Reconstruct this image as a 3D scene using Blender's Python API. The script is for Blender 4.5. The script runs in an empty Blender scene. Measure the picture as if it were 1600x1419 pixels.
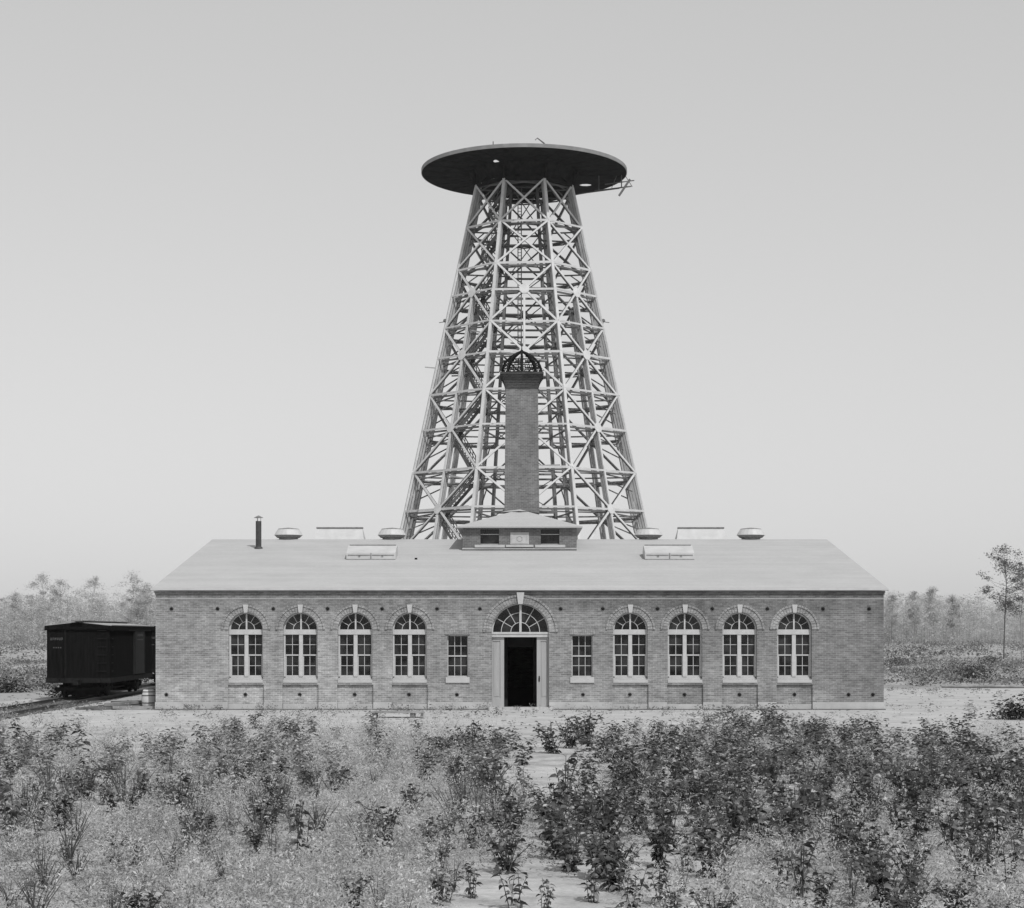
import bpy, math, random
import numpy as np
from mathutils import Vector, Matrix
from mathutils.geometry import tessellate_polygon

random.seed(7)
rng = np.random.default_rng(11)
R = math.radians
C = bpy.context.scene.collection
sc = bpy.context.scene

# ------------------------------------------------------------------ camera
F = 2858.0            # focal length in photo pixels (photo 1600 wide)
CAM_D = 72.0          # metres from camera to the facade
CAM_H = 3.0
cam_d = bpy.data.cameras.new('camera')
cam = bpy.data.objects.new('camera', cam_d); C.objects.link(cam)
cam_d.sensor_width = 36.0; cam_d.sensor_fit = 'HORIZONTAL'
cam_d.lens = 36.0 * F / 1600.0
cam_d.shift_x = (800 - 812) / 1600.0
cam_d.shift_y = (990 - 709.5) / 1600.0
cam_d.clip_start = 0.5; cam_d.clip_end = 9000
cam.location = (0, -CAM_D, CAM_H)
cam.rotation_euler = (R(90), 0, 0)
sc.camera = cam

# ------------------------------------------------------------------ light
SUN_EL, SUN_AZ = 50.0, 27.0          # azimuth: degrees to the right of straight behind the camera
sd = Vector((math.sin(R(SUN_AZ)) * math.cos(R(SUN_EL)), -math.cos(R(SUN_AZ)) * math.cos(R(SUN_EL)), math.sin(R(SUN_EL))))
w = bpy.data.worlds.new('World'); sc.world = w; w.use_nodes = True
wn = w.node_tree.nodes; wl = w.node_tree.links; wn.clear()
sky = wn.new('ShaderNodeTexSky'); sky.sky_type = 'NISHITA'; sky.sun_disc = False
sky.sun_elevation = R(SUN_EL); sky.sun_rotation = math.atan2(sd.x, sd.y)
sky.air_density = 1.0; sky.dust_density = 0.3; sky.ozone_density = 1.0
bw = wn.new('ShaderNodeSeparateColor'); bg = wn.new('ShaderNodeBackground'); wo = wn.new('ShaderNodeOutputWorld')
bg.inputs['Strength'].default_value = 0.12
wl.new(sky.outputs[0], bw.inputs[0]); pw = wn.new('ShaderNodeMath'); pw.operation = 'POWER'; pw.inputs[1].default_value = 0.44
ml = wn.new('ShaderNodeMath'); ml.operation = 'MULTIPLY'; ml.inputs[1].default_value = 2.46
wl.new(bw.outputs['Blue'], pw.inputs[0]); wl.new(pw.outputs[0], ml.inputs[0]); wl.new(ml.outputs[0], bg.inputs[0])   # film of the time sees mostly blue
wl.new(bg.outputs[0], wo.inputs[0])
sun_d = bpy.data.lights.new('sun', 'SUN'); sun_d.energy = 2.7; sun_d.angle = R(1.2); sun_d.color = (1, 1, 1)
sun = bpy.data.objects.new('sun', sun_d); C.objects.link(sun)
sun.rotation_euler = sd.to_track_quat('Z', 'Y').to_euler(); sun.location = (60, -60, 120)

sc.view_settings.view_transform = 'Standard'; sc.view_settings.look = 'None'
sc.view_settings.exposure = 0.0; sc.view_settings.gamma = 1.0
sc.cycles.max_bounces = 6; sc.cycles.volume_bounces = 0; sc.cycles.transparent_max_bounces = 8

# ------------------------------------------------------------------ materials (the photograph is monochrome: every surface is a grey)
def newmat(name):
    m = bpy.data.materials.new(name); m.use_nodes = True
    nt = m.node_tree; b = nt.nodes['Principled BSDF']
    return m, nt, b

def N(nt, t, **kw):
    n = nt.nodes.new(t)
    for k, v in kw.items():
        setattr(n, k, v)
    return n

def ramp(nt, src, stops):
    r = N(nt, 'ShaderNodeValToRGB')
    els = r.color_ramp.elements
    while len(els) < len(stops): els.new(0.5)
    for e, (p, v) in zip(els, stops):
        e.position = p; e.color = (v, v, v, 1)
    nt.links.new(src, r.inputs[0])
    return r.outputs[0]

def noise(nt, vec, scale, detail=4, rough=0.6):
    n = N(nt, 'ShaderNodeTexNoise'); n.inputs['Scale'].default_value = scale
    n.inputs['Detail'].default_value = detail; n.inputs['Roughness'].default_value = rough
    if vec is not None: nt.links.new(vec, n.inputs['Vector'])
    return n.outputs[0]

def math_(nt, op, a, b=None):
    m = N(nt, 'ShaderNodeMath', operation=op)
    for i, v in enumerate((a, b)):
        if v is None: continue
        if isinstance(v, (int, float)): m.inputs[i].default_value = v
        else: nt.links.new(v, m.inputs[i])
    return m.outputs[0]

def gray(name, lo, hi, scale=3.0, rough=0.8, stretch=(1, 1, 1), bump=0.0, detail=5, spec=0.3, metallic=0.0, gen='Object'):
    m, nt, b = newmat(name)
    tc = N(nt, 'ShaderNodeTexCoord'); mp = N(nt, 'ShaderNodeMapping'); mp.inputs['Scale'].default_value = stretch
    nt.links.new(tc.outputs[gen], mp.inputs[0])
    f = noise(nt, mp.outputs[0], scale, detail)
    c = ramp(nt, f, [(0.3, lo), (0.7, hi)])
    nt.links.new(c, b.inputs['Base Color'])
    b.inputs['Roughness'].default_value = rough; b.inputs['Specular IOR Level'].default_value = spec
    b.inputs['Metallic'].default_value = metallic
    if bump:
        bp = N(nt, 'ShaderNodeBump'); bp.inputs['Strength'].default_value = bump; bp.inputs['Distance'].default_value = 0.02
        nt.links.new(f, bp.inputs['Height']); nt.links.new(bp.outputs[0], b.inputs['Normal'])
    return m

def brickmat(name, base, zstain=True, amp=1.0):
    m, nt, b = newmat(name)
    geo = N(nt, 'ShaderNodeNewGeometry'); sp = N(nt, 'ShaderNodeSeparateXYZ'); nt.links.new(geo.outputs['Position'], sp.inputs[0])
    u = math_(nt, 'ADD', sp.outputs[0], sp.outputs[1])
    cb = N(nt, 'ShaderNodeCombineXYZ'); nt.links.new(u, cb.inputs[0]); nt.links.new(sp.outputs[2], cb.inputs[1])
    br = N(nt, 'ShaderNodeTexBrick'); br.offset = 0.5
    br.inputs['Scale'].default_value = 1.0; br.inputs['Brick Width'].default_value = 0.215; br.inputs['Row Height'].default_value = 0.075
    br.inputs['Mortar Size'].default_value = 0.008; br.inputs['Mortar Smooth'].default_value = 0.2; br.inputs['Bias'].default_value = 0.0
    br.inputs['Color1'].default_value = (0.78,) * 3 + (1,); br.inputs['Color2'].default_value = (1.16,) * 3 + (1,)
    br.inputs['Mortar'].default_value = (1.5,) * 3 + (1,)
    nt.links.new(cb.outputs[0], br.inputs['Vector'])
    # per-brick and per-course variation, weathering patches
    mp = N(nt, 'ShaderNodeMapping'); mp.inputs['Scale'].default_value = (2.2, 9.0, 1); nt.links.new(cb.outputs[0], mp.inputs[0])
    n1 = ramp(nt, noise(nt, mp.outputs[0], 1.3, 6, 0.7), [(0.25, 1 - .38 * amp), (0.75, 1 + .38 * amp)])
    n2 = ramp(nt, noise(nt, geo.outputs['Position'], 0.35, 3, 0.55), [(0.3, 0.82), (0.7, 1.18)])
    mp2 = N(nt, 'ShaderNodeMapping'); mp2.inputs['Scale'].default_value = (0.12, 6.5, 1); nt.links.new(cb.outputs[0], mp2.inputs[0])
    n3 = ramp(nt, noise(nt, mp2.outputs[0], 1.0, 4, 0.8), [(0.3, 1 - .14 * amp), (0.7, 1 + .12 * amp)])
    v = math_(nt, 'MULTIPLY', n1, n2)
    v = math_(nt, 'MULTIPLY', v, n3)
    # blotches of lime and soot, and drips running down from the sills
    v = math_(nt, 'MULTIPLY', v, ramp(nt, noise(nt, geo.outputs['Position'], 1.1, 7, 0.75), [(0.32, 0.80), (0.5, 1.0), (0.66, 1.24)]))
    mp3 = N(nt, 'ShaderNodeMapping'); mp3.inputs['Scale'].default_value = (3.0, 0.35, 1); nt.links.new(cb.outputs[0], mp3.inputs[0])
    v = math_(nt, 'MULTIPLY', v, ramp(nt, noise(nt, mp3.outputs[0], 1.0, 4, 0.6), [(0.3, 0.90), (0.7, 1.08)]))
    bwn = N(nt, 'ShaderNodeRGBToBW'); nt.links.new(br.outputs[0], bwn.inputs[0])
    v = math_(nt, 'MULTIPLY', v, bwn.outputs[0])
    if zstain:
        # pale lime bloom low on the wall, smoke-grey brick of the frieze above the arches; paler brick towards the left end
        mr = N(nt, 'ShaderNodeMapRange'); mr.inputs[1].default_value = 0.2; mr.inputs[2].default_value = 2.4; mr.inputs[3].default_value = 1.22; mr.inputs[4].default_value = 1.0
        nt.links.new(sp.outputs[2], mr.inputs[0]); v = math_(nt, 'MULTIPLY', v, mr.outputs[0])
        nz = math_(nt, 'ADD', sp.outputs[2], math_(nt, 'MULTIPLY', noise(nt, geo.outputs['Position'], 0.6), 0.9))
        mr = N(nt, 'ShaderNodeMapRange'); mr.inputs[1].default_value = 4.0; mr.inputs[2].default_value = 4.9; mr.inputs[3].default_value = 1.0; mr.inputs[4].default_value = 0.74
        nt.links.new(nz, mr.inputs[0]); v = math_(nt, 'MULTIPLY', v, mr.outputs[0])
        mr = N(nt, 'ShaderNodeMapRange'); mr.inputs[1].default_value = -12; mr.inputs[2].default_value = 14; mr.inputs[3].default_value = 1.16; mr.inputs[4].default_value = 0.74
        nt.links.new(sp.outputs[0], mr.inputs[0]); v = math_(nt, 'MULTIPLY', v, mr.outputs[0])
    v = math_(nt, 'MULTIPLY', v, base)
    nt.links.new(v, b.inputs['Base Color']); b.inputs['Roughness'].default_value = 0.9; b.inputs['Specular IOR Level'].default_value = 0.15
    bp = N(nt, 'ShaderNodeBump'); bp.inputs['Strength'].default_value = 0.5; bp.inputs['Distance'].default_value = 0.01; bp.invert = True
    nt.links.new(br.outputs['Fac'], bp.inputs['Height']); nt.links.new(bp.outputs[0], b.inputs['Normal'])
    return m

def leafmat(name, lo, hi, rough=0.45, spec=0.5, trans=0.25, patch=None, ps=1.3, bi=False):
    m, nt, b = newmat(name)
    geo = N(nt, 'ShaderNodeNewGeometry')
    c = ramp(nt, geo.outputs['Random Per Island'], [(0.0, lo), (0.72, lo * .6 + hi * .2), (0.85, (lo + hi) / 2), (1.0, hi)] if bi else [(0.0, lo), (0.75, (lo + hi) / 2), (1.0, hi)])  # bi: a few leaves coloured pale as painted highlights
    if patch:      # different plants grow in patches
        c = math_(nt, 'MULTIPLY', c, ramp(nt, noise(nt, geo.outputs['Position'], ps, 3, .6), [(0.35, patch[0]), (0.65, patch[1])]))
    nt.links.new(c, b.inputs['Base Color']); b.inputs['Roughness'].default_value = rough; b.inputs['Specular IOR Level'].default_value = spec
    tr = N(nt, 'ShaderNodeBsdfTranslucent'); nt.links.new(c, tr.inputs['Color'])
    mx = N(nt, 'ShaderNodeMixShader'); mx.inputs[0].default_value = trans
    nt.links.new(b.outputs[0], mx.inputs[1]); nt.links.new(tr.outputs[0], mx.inputs[2])
    nt.links.new(mx.outputs[0], nt.nodes['Material Output'].inputs['Surface'])
    return m

M = {}
M['brick'] = brickmat('facade_brick', 0.24)
M['brick_arch'] = brickmat('arch_brick', 0.28, zstain=False)
M['brick_dark'] = brickmat('chimney_brick', 0.155, zstain=False, amp=.35)
M['brick_cap'] = brickmat('smoked_brick', 0.06, zstain=False)
M['stone'] = gray('pale_stone', 0.40, 0.52, 2.0, bump=0.1)
M['plinth'] = gray('plinth_stone', 0.36, 0.50, 1.3, bump=0.1)
M['paint'] = gray('grey_white_paint', 0.44, 0.54, 4.0, rough=0.5)
M['door_paint'] = gray('door_paint', 0.34, 0.42, 1.5, rough=0.5, stretch=(4, 4, .5))
def roofmat():
    m, nt, b = newmat('roof_felt'); geo = N(nt, 'ShaderNodeNewGeometry'); P = geo.outputs['Position']
    v = ramp(nt, noise(nt, P, 0.5, 6, 0.7), [(0.3, 0.405), (0.7, 0.455)])
    v = math_(nt, 'MULTIPLY', v, ramp(nt, noise(nt, P, 7.0, 4, 0.7), [(0.3, 0.95), (0.7, 1.05)]))
    mp = N(nt, 'ShaderNodeMapping'); mp.inputs['Scale'].default_value = (.06, 2.4, .1); nt.links.new(P, mp.inputs[0])
    v = math_(nt, 'MULTIPLY', v, ramp(nt, noise(nt, mp.outputs[0], 1.0, 2, 0.5), [(0.35, 0.965), (0.65, 1.03)]))
    nt.links.new(v, b.inputs['Base Color']); b.inputs['Roughness'].default_value = 0.9; b.inputs['Specular IOR Level'].default_value = .1
    return m
M['roof'] = roofmat()
def glassmat():
    m, nt, b = newmat('dark_glass')
    geo = N(nt, 'ShaderNodeNewGeometry')
    f = noise(nt, geo.outputs['Position'], 1.6, 2)
    nt.links.new(ramp(nt, f, [(0.4, 0.003), (0.62, 0.035)]), b.inputs['Base Color'])  # opaque pane, base near black to stand for the unlit room behind
    b.inputs['Roughness'].default_value = 0.12; b.inputs['Specular IOR Level'].default_value = 0.35
    bp = N(nt, 'ShaderNodeBump'); bp.inputs['Strength'].default_value = 0.06; nt.links.new(noise(nt, geo.outputs['Position'], 3, 2), bp.inputs['Height'])
    nt.links.new(bp.outputs[0], b.inputs['Normal'])
    return m
M['glass'] = glassmat()
M['inside'] = gray('dark_interior', 0.02, 0.045, 1.0)  # near-black colour for the floor and vestibule
M['iron'] = gray('black_iron', 0.008, 0.022, 4.0, rough=0.8, spec=.1)
M['pipe'] = gray('stove_pipe_iron', 0.04, 0.07, 4.0, rough=0.6)
M['zinc'] = gray('pale_zinc', 0.46, 0.56, 2.0, rough=0.5)
M['zinc_dark'] = gray('dull_zinc', 0.14, 0.26, 8.0, rough=0.6)
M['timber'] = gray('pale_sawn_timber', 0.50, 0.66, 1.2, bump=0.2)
M['timber_mid'] = gray('grey_timber', 0.30, 0.44, 1.0, bump=0.2)  # inner leg and post timbers painted darker for shade; also landings
M['timber_dark'] = gray('dark_timber', 0.10, 0.18, 1.0)  # shade of the inner tower members painted in; also dark fittings
M['deck'] = gray('dark_deck', 0.008, 0.03, 1.6, rough=.95, spec=.05)  # near-black colour for the round deck and head frame
M['rim'] = gray('deck_rim_board', 0.18, 0.28, 1.0)
M['car'] = gray('boxcar_paint', 0.005, 0.012, 2.0, rough=0.95, spec=.05, stretch=(5, 5, .4))
M['car_door'] = gray('boxcar_door_paint', 0.011, 0.02, 2.0, rough=0.7)
M['car_roof'] = gray('boxcar_roof_boards', 0.30, 0.42, 2.0)
M['lettering'] = gray('worn_lettering', 0.05, 0.11, 20.0)
M['rail'] = gray('rusty_rail', 0.05, 0.09, 3.0, rough=0.5)
M['sleeper'] = gray('sleeper_wood', 0.09, 0.17, 2.0)
M['plank'] = gray('weathered_plank', 0.16, 0.34, 2.0)
M['bark'] = gray('bark', 0.06, 0.11, 3.0)
M['bark_pale'] = gray('pale_bark', 0.22, 0.32, 1.0)
M['leaf_dark'] = leafmat('dark_leaf', 0.022, 0.42, rough=0.45, spec=0.4, patch=(.6, 1.35), bi=True, trans=.12)
M['leaf_mid'] = leafmat('mid_leaf', 0.12, 0.55, rough=0.5)
M['weed'] = leafmat('pale_weed', 0.55, 0.78, rough=0.85, spec=0.1, trans=0.42, patch=(.38, 1.12), ps=2.4)
M['weed_dark'] = leafmat('grey_weed', 0.16, 0.38, rough=0.85, spec=0.1, trans=0.3, patch=(.4, 1.5), ps=1.8)
M['wood_leaf'] = leafmat('far_foliage', 0.52, 0.68, rough=0.9, spec=0.1, trans=0.4)  # leaf colour paled to stand in for the haze of distance
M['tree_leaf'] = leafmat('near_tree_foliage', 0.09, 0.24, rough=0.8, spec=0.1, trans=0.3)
M['scrub'] = leafmat('field_scrub', 0.14, 0.46, rough=0.9, spec=0.1, trans=0.3, patch=(.4, 1.3), ps=.35)
M['scrub_dark'] = leafmat('dark_scrub', 0.03, 0.10, rough=0.9, spec=0.1, trans=0.3)

def groundmat():
    m, nt, b = newmat('sandy_ground')
    geo = N(nt, 'ShaderNodeNewGeometry'); sp = N(nt, 'ShaderNodeSeparateXYZ'); nt.links.new(geo.outputs['Position'], sp.inputs[0])
    P = geo.outputs['Position']
    sand = ramp(nt, noise(nt, P, 0.6, 8, 0.65), [(0.25, 0.36), (0.7, 0.56)])
    fine = ramp(nt, noise(nt, P, 9.0, 6, 0.7), [(0.3, 0.82), (0.7, 1.1)])
    sand = math_(nt, 'MULTIPLY', sand, fine)
    field = ramp(nt, noise(nt, P, 0.12, 8, 0.7), [(0.3, 0.26), (0.7, 0.46)])
    field = math_(nt, 'MULTIPLY', field, ramp(nt, noise(nt, P, 2.5, 4, 0.7), [(0.3, 0.75), (0.7, 1.15)]))
    # field begins behind the yard
    yy = math_(nt, 'ADD', sp.outputs[1], math_(nt, 'MULTIPLY', math_(nt, 'SUBTRACT', noise(nt, P, 0.15, 4), 0.5), 9.0))
    lf = N(nt, 'ShaderNodeMapRange'); lf.inputs[1].default_value = -23; lf.inputs[2].default_value = -20.5; lf.inputs[3].default_value = 19; lf.inputs[4].default_value = 0
    nt.links.new(sp.outputs[0], lf.inputs[0]); yy = math_(nt, 'ADD', yy, lf.outputs[0])
    mr = N(nt, 'ShaderNodeMapRange'); mr.inputs[1].default_value = 26; mr.inputs[2].default_value = 30; nt.links.new(yy, mr.inputs[0])
    mx = N(nt, 'ShaderNodeMix'); mx.data_type = 'FLOAT'
    nt.links.new(mr.outputs[0], mx.inputs[0]); nt.links.new(sand, mx.inputs[2]); nt.links.new(field, mx.inputs[3])
    # leaf litter between the plants in front
    l1 = ramp(nt, noise(nt, P, 1.1, 5, 0.7), [(0.45, 1.0), (0.65, 0.62)])
    mr2 = N(nt, 'ShaderNodeMapRange'); mr2.inputs[1].default_value = -9; mr2.inputs[2].default_value = -16; nt.links.new(sp.outputs[1], mr2.inputs[0])
    mx2 = N(nt, 'ShaderNodeMix'); mx2.data_type = 'FLOAT'; mx2.inputs[2].default_value = 1.0
    nt.links.new(mr2.outputs[0], mx2.inputs[0]); nt.links.new(l1, mx2.inputs[3])
    v = math_(nt, 'MULTIPLY', mx.outputs[0], mx2.outputs[0])
    nt.links.new(v, b.inputs['Base Color']); b.inputs['Roughness'].default_value = 0.95; b.inputs['Specular IOR Level'].default_value = 0.1
    bp = N(nt, 'ShaderNodeBump'); bp.inputs['Strength'].default_value = 0.5; bp.inputs['Distance'].default_value = 0.03
    nt.links.new(noise(nt, P, 7.0, 6, 0.75), bp.inputs['Height']); nt.links.new(bp.outputs[0], b.inputs['Normal'])
    return m
M['ground'] = groundmat()

# ------------------------------------------------------------------ helpers
class MB:
    def __init__(s): s.v = []; s.f = []; s.mi = []
    def add(s, vs, fs, mi=0):
        o = len(s.v); s.v += [tuple(p) for p in vs]
        for f in fs: s.f.append(tuple(i + o for i in f)); s.mi.append(mi)
    def box(s, x0, x1, y0, y1, z0, z1, mi=0, mat=None):
        vs = [Vector((x, y, z)) for z in (z0, z1) for y in (y0, y1) for x in (x0, x1)]
        if mat is not None: vs = [mat @ p for p in vs]
        s.add(vs, [(0, 2, 3, 1), (4, 5, 7, 6), (0, 1, 5, 4), (2, 6, 7, 3), (0, 4, 6, 2), (1, 3, 7, 5)], mi)
    def beam(s, p, q, wd, th, side=None, mi=0):
        p = Vector(p); q = Vector(q); d = (q - p).normalized()
        if side is None: side = Vector((0, 0, 1)).cross(d)
        side = Vector(side)
        side = (side - d * side.dot(d))
        if side.length < 1e-5: side = d.orthogonal()
        side.normalize(); up = d.cross(side)
        a = side * wd / 2; b = up * th / 2
        vs = [p - a - b, p + a - b, p + a + b, p - a + b, q - a - b, q + a - b, q + a + b, q - a + b]
        s.add(vs, [(0, 3, 2, 1), (4, 5, 6, 7), (0, 1, 5, 4), (1, 2, 6, 5), (2, 3, 7, 6), (3, 0, 4, 7)], mi)
    def tube(s, pts, rad, n=6, mi=0, cap=True):
        pts = [Vector(p) for p in pts]; rs = rad if isinstance(rad, (list, tuple)) else [rad] * len(pts)
        rings = []
        for i, p in enumerate(pts):
            d = (pts[min(i + 1, len(pts) - 1)] - pts[max(i - 1, 0)]).normalized()
            a = d.orthogonal().normalized() if i == 0 else (a - d * a.dot(d)).normalized()
            b = d.cross(a)
            rings.append([p + (a * math.cos(2 * math.pi * k / n) + b * math.sin(2 * math.pi * k / n)) * rs[i] for k in range(n)])
        vs = [p for r in rings for p in r]; fs = []
        for i in range(len(pts) - 1):
            for k in range(n):
                k2 = (k + 1) % n
                fs.append((i * n + k, i * n + k2, (i + 1) * n + k2, (i + 1) * n + k))
        if cap: fs.append(tuple(range(n))[::-1]); fs.append(tuple((len(pts) - 1) * n + k for k in range(n)))
        s.add(vs, fs, mi)
    def lathe(s, prof, n=24, c=(0, 0, 0), mi=0):
        vs = [(c[0] + r * math.cos(2 * math.pi * k / n), c[1] + r * math.sin(2 * math.pi * k / n), c[2] + z) for r, z in prof for k in range(n)]
        fs = []
        for i in range(len(prof) - 1):
            for k in range(n):
                k2 = (k + 1) % n; fs.append((i * n + k, i * n + k2, (i + 1) * n + k2, (i + 1) * n + k))
        fs.append(tuple(range(n))[::-1]); fs.append(tuple((len(prof) - 1) * n + k for k in range(n)))
        s.add(vs, fs, mi)
    def prism_xz(s, poly, y0, y1, mi=0):      # polygon in x-z extruded along y
        n = len(poly)
        vs = [(x, y0, z) for x, z in poly] + [(x, y1, z) for x, z in poly]
        fs = [tuple(range(n)), tuple(range(2 * n - 1, n - 1, -1))]
        for i in range(n): j = (i + 1) % n; fs.append((i, i + n, j + n, j))
        s.add(vs, fs, mi)
    def build(s, name, mats, parent=None, smooth=False):
        me = bpy.data.meshes.new(name); me.from_pydata(s.v, [], s.f)
        if not isinstance(mats, (list, tuple)): mats = [mats]
        for m in mats: me.materials.append(m)
        me.polygons.foreach_set('material_index', s.mi)
        if smooth: me.polygons.foreach_set('use_smooth', [True] * len(s.f))
        me.update()
        o = bpy.data.objects.new(name, me); C.objects.link(o)
        if parent is not None: o.parent = parent
        return o

def tag(o, label=None, cat=None, group=None, kind=None):
    if label: o['label'] = label
    if cat: o['category'] = cat
    if group: o['group'] = group
    if kind: o['kind'] = kind
    return o
def empty(name, loc=(0, 0, 0), label=None, cat=None, group=None):
    o = bpy.data.objects.new(name, None); C.objects.link(o); o.location = loc; o.empty_display_size = 0.5
    return tag(o, label, cat, group)
def copy_tree(o, parent=None):
    c = o.copy(); C.objects.link(c)
    if parent is not None: c.parent = parent
    for ch in list(o.children): copy_tree(ch, c)
    return c

def np_mesh(name, V, faces_n, FI, mats, mi=None):
    """V (n,3) verts, FI flat int indices, faces_n verts per face array."""
    me = bpy.data.meshes.new(name)
    me.vertices.add(len(V)); me.vertices.foreach_set('co', np.ascontiguousarray(V, dtype=np.float32).ravel())
    me.loops.add(len(FI)); me.loops.foreach_set('vertex_index', FI.astype(np.int32))
    me.polygons.add(len(faces_n))
    st = np.concatenate([[0], np.cumsum(faces_n)[:-1]]).astype(np.int32)
    me.polygons.foreach_set('loop_start', st)
    for m in (mats if isinstance(mats, (list, tuple)) else [mats]): me.materials.append(m)
    if mi is not None: me.polygons.foreach_set('material_index', mi.astype(np.int32))
    me.update(calc_edges=True); me.validate()
    return me

def leaves(P, D, L, Wd, droop=0.3, lod=1, fold=0.25):
    """P (n,3) bases, D (n,3) unit directions, L (n) lengths; returns verts, face sizes, indices."""
    n = len(P); up = np.array([0, 0, 1.0])
    S = np.cross(D, up); S /= (np.linalg.norm(S, axis=1, keepdims=True) + 1e-6)
    # roll
    a = rng.normal(0, 0.5, n)[:, None]; U = np.cross(S, D)
    S2 = S * np.cos(a) + U * np.sin(a); U = np.cross(S2, D); S = S2
    L = L[:, None]; W = (Wd if np.ndim(Wd) else np.full(n, Wd))[:, None]
    dr = np.array([0, 0, -1.0]) * droop
    T = P + D * L + dr * L
    if lod == 0:
        m = P + D * L * 0.5 + dr * L * 0.2
        V = np.stack([P, m + S * W / 2, T, m - S * W / 2], 1).reshape(-1, 3)
        FI = (np.arange(n)[:, None] * 4 + np.array([0, 1, 2, 3])).ravel()
        return V, np.full(n, 4), FI
    m1 = P + D * L * 0.33 + dr * L * 0.06; m2 = P + D * L * 0.70 + dr * L * 0.4
    V = np.stack([P, m1, m2, T, m1 + S * W / 2 + U * fold * W / 2, m2 + S * W * .38 + U * fold * W / 3, m1 - S * W / 2 + U * fold * W / 2, m2 - S * W * .38 + U * fold * W / 3], 1).reshape(-1, 3)
    pat = [(0, 4, 1), (1, 4, 5, 2), (2, 5, 3), (0, 1, 6), (1, 2, 7, 6), (2, 3, 7)]
    flat = np.array([i for p in pat for i in p]); sz = np.array([len(p) for p in pat])
    FI = (np.arange(n)[:, None] * 8 + flat).ravel()
    return V, np.tile(sz, n), FI

def rand_dir(n, zlo=-0.2, zhi=0.6):
    a = rng.uniform(0, 2 * math.pi, n); z = rng.uniform(zlo, zhi, n); r = np.sqrt(np.clip(1 - z * z, 0, 1))
    return np.stack([r * np.cos(a), r * np.sin(a), z], 1)

def merge(parts):
    Vs, Ns, Fs, o = [], [], [], 0
    for V, n, f in parts:
        Vs.append(V); Ns.append(n); Fs.append(f + o); o += len(V)
    return np.concatenate(Vs), np.concatenate(Ns), np.concatenate(Fs)

def px2ground(px, py, h=0.0):
    d = F * (CAM_H - h) / (py - 990.0)
    return (px - 812) / F * d, d - CAM_D
def ground2px(x, y):
    d = y + CAM_D
    return 812 + x * F / d, 990 + F * CAM_H / d

# ------------------------------------------------------------------ ground
def build_ground():
    xs = np.concatenate([[-2400, -900, -300, -120, -60], np.linspace(-34, 34, 110), [60, 120, 300, 900, 2400]])
    ys = np.concatenate([[-2400, -600, -150, -85], np.linspace(-64, 34, 150), [50, 80, 120, 200, 400, 900, 2400]])
    X, Y = np.meshgrid(xs, ys)
    Z = np.zeros_like(X)
    fr = np.clip((-Y - 9) / 6, 0, 1) * np.clip((34 - np.abs(X)) / 4, 0, 1) * np.clip((Y + 64) / 4, 0, 1)
    Z += fr * 0.02 * (np.sin(X * 1.3 + np.sin(Y * .7) * 2) * np.cos(Y * 1.1) + np.sin(X * 2.9 + Y * 2.1) * .5)
    Z -= 0.005
    V = np.stack([X.ravel(), Y.ravel(), Z.ravel()], 1); nx = len(xs); ny = len(ys)
    i, j = np.meshgrid(np.arange(nx - 1), np.arange(ny - 1)); a = (j * nx + i).ravel()
    FI = np.stack([a, a + 1, a + 1 + nx, a + nx], 1).ravel()
    me = np_mesh('ground', V, np.full(len(a), 4), FI, M['ground'])
    me.polygons.foreach_set('use_smooth', [True] * len(a))
    o = bpy.data.objects.new('ground', me); C.objects.link(o); tag(o, kind='structure')
build_ground()

# ------------------------------------------------------------------ laboratory building
HW = 14.33          # half width (and half depth)
EAVE, RIDGE = 4.68, 7.33
lab = empty('laboratory_building', (0, 0, 0), 'long single storey brick laboratory with arched windows and low pale roof', 'building')

def arc(cx, cz, r, n=20, a0=0.0, a1=math.pi):
    return [(cx + r * math.cos(a0 + (a1 - a0) * i / n), cz + r * math.sin(a0 + (a1 - a0) * i / n)) for i in range(n + 1)]
WX = [-10.78, -8.63, -6.475, -4.33, 4.36, 6.51, 8.665, 10.82]
SX = [-2.44, 2.46]; DX = 0.03
WR, SPR, SILL = 0.68, 3.16, 1.06
holes = []
for x in WX: holes.append([(x - WR, SILL), (x + WR, SILL)] + arc(x, SPR, WR))
for x in SX: holes.append([(x - .41, 1.06), (x + .41, 1.06), (x + .41, 2.95), (x - .41, 2.95)])
DR, DSP = 1.13, 3.06
outer = [(-HW, 0)]
marks = sorted([(x, 'w') for x in WX] + [(DX, 'd')])
for x, k in marks:
    if k == 'w': outer += [(x - .71, 0), (x - .71, .99), (x + .71, .99), (x + .71, 0)]
    else: outer += [(x - DR, 0)] + arc(x, DSP, DR, 28)[::-1] + [(x + DR, 0)]
outer += [(HW, 0), (HW, EAVE), (-HW, EAVE)]
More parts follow.
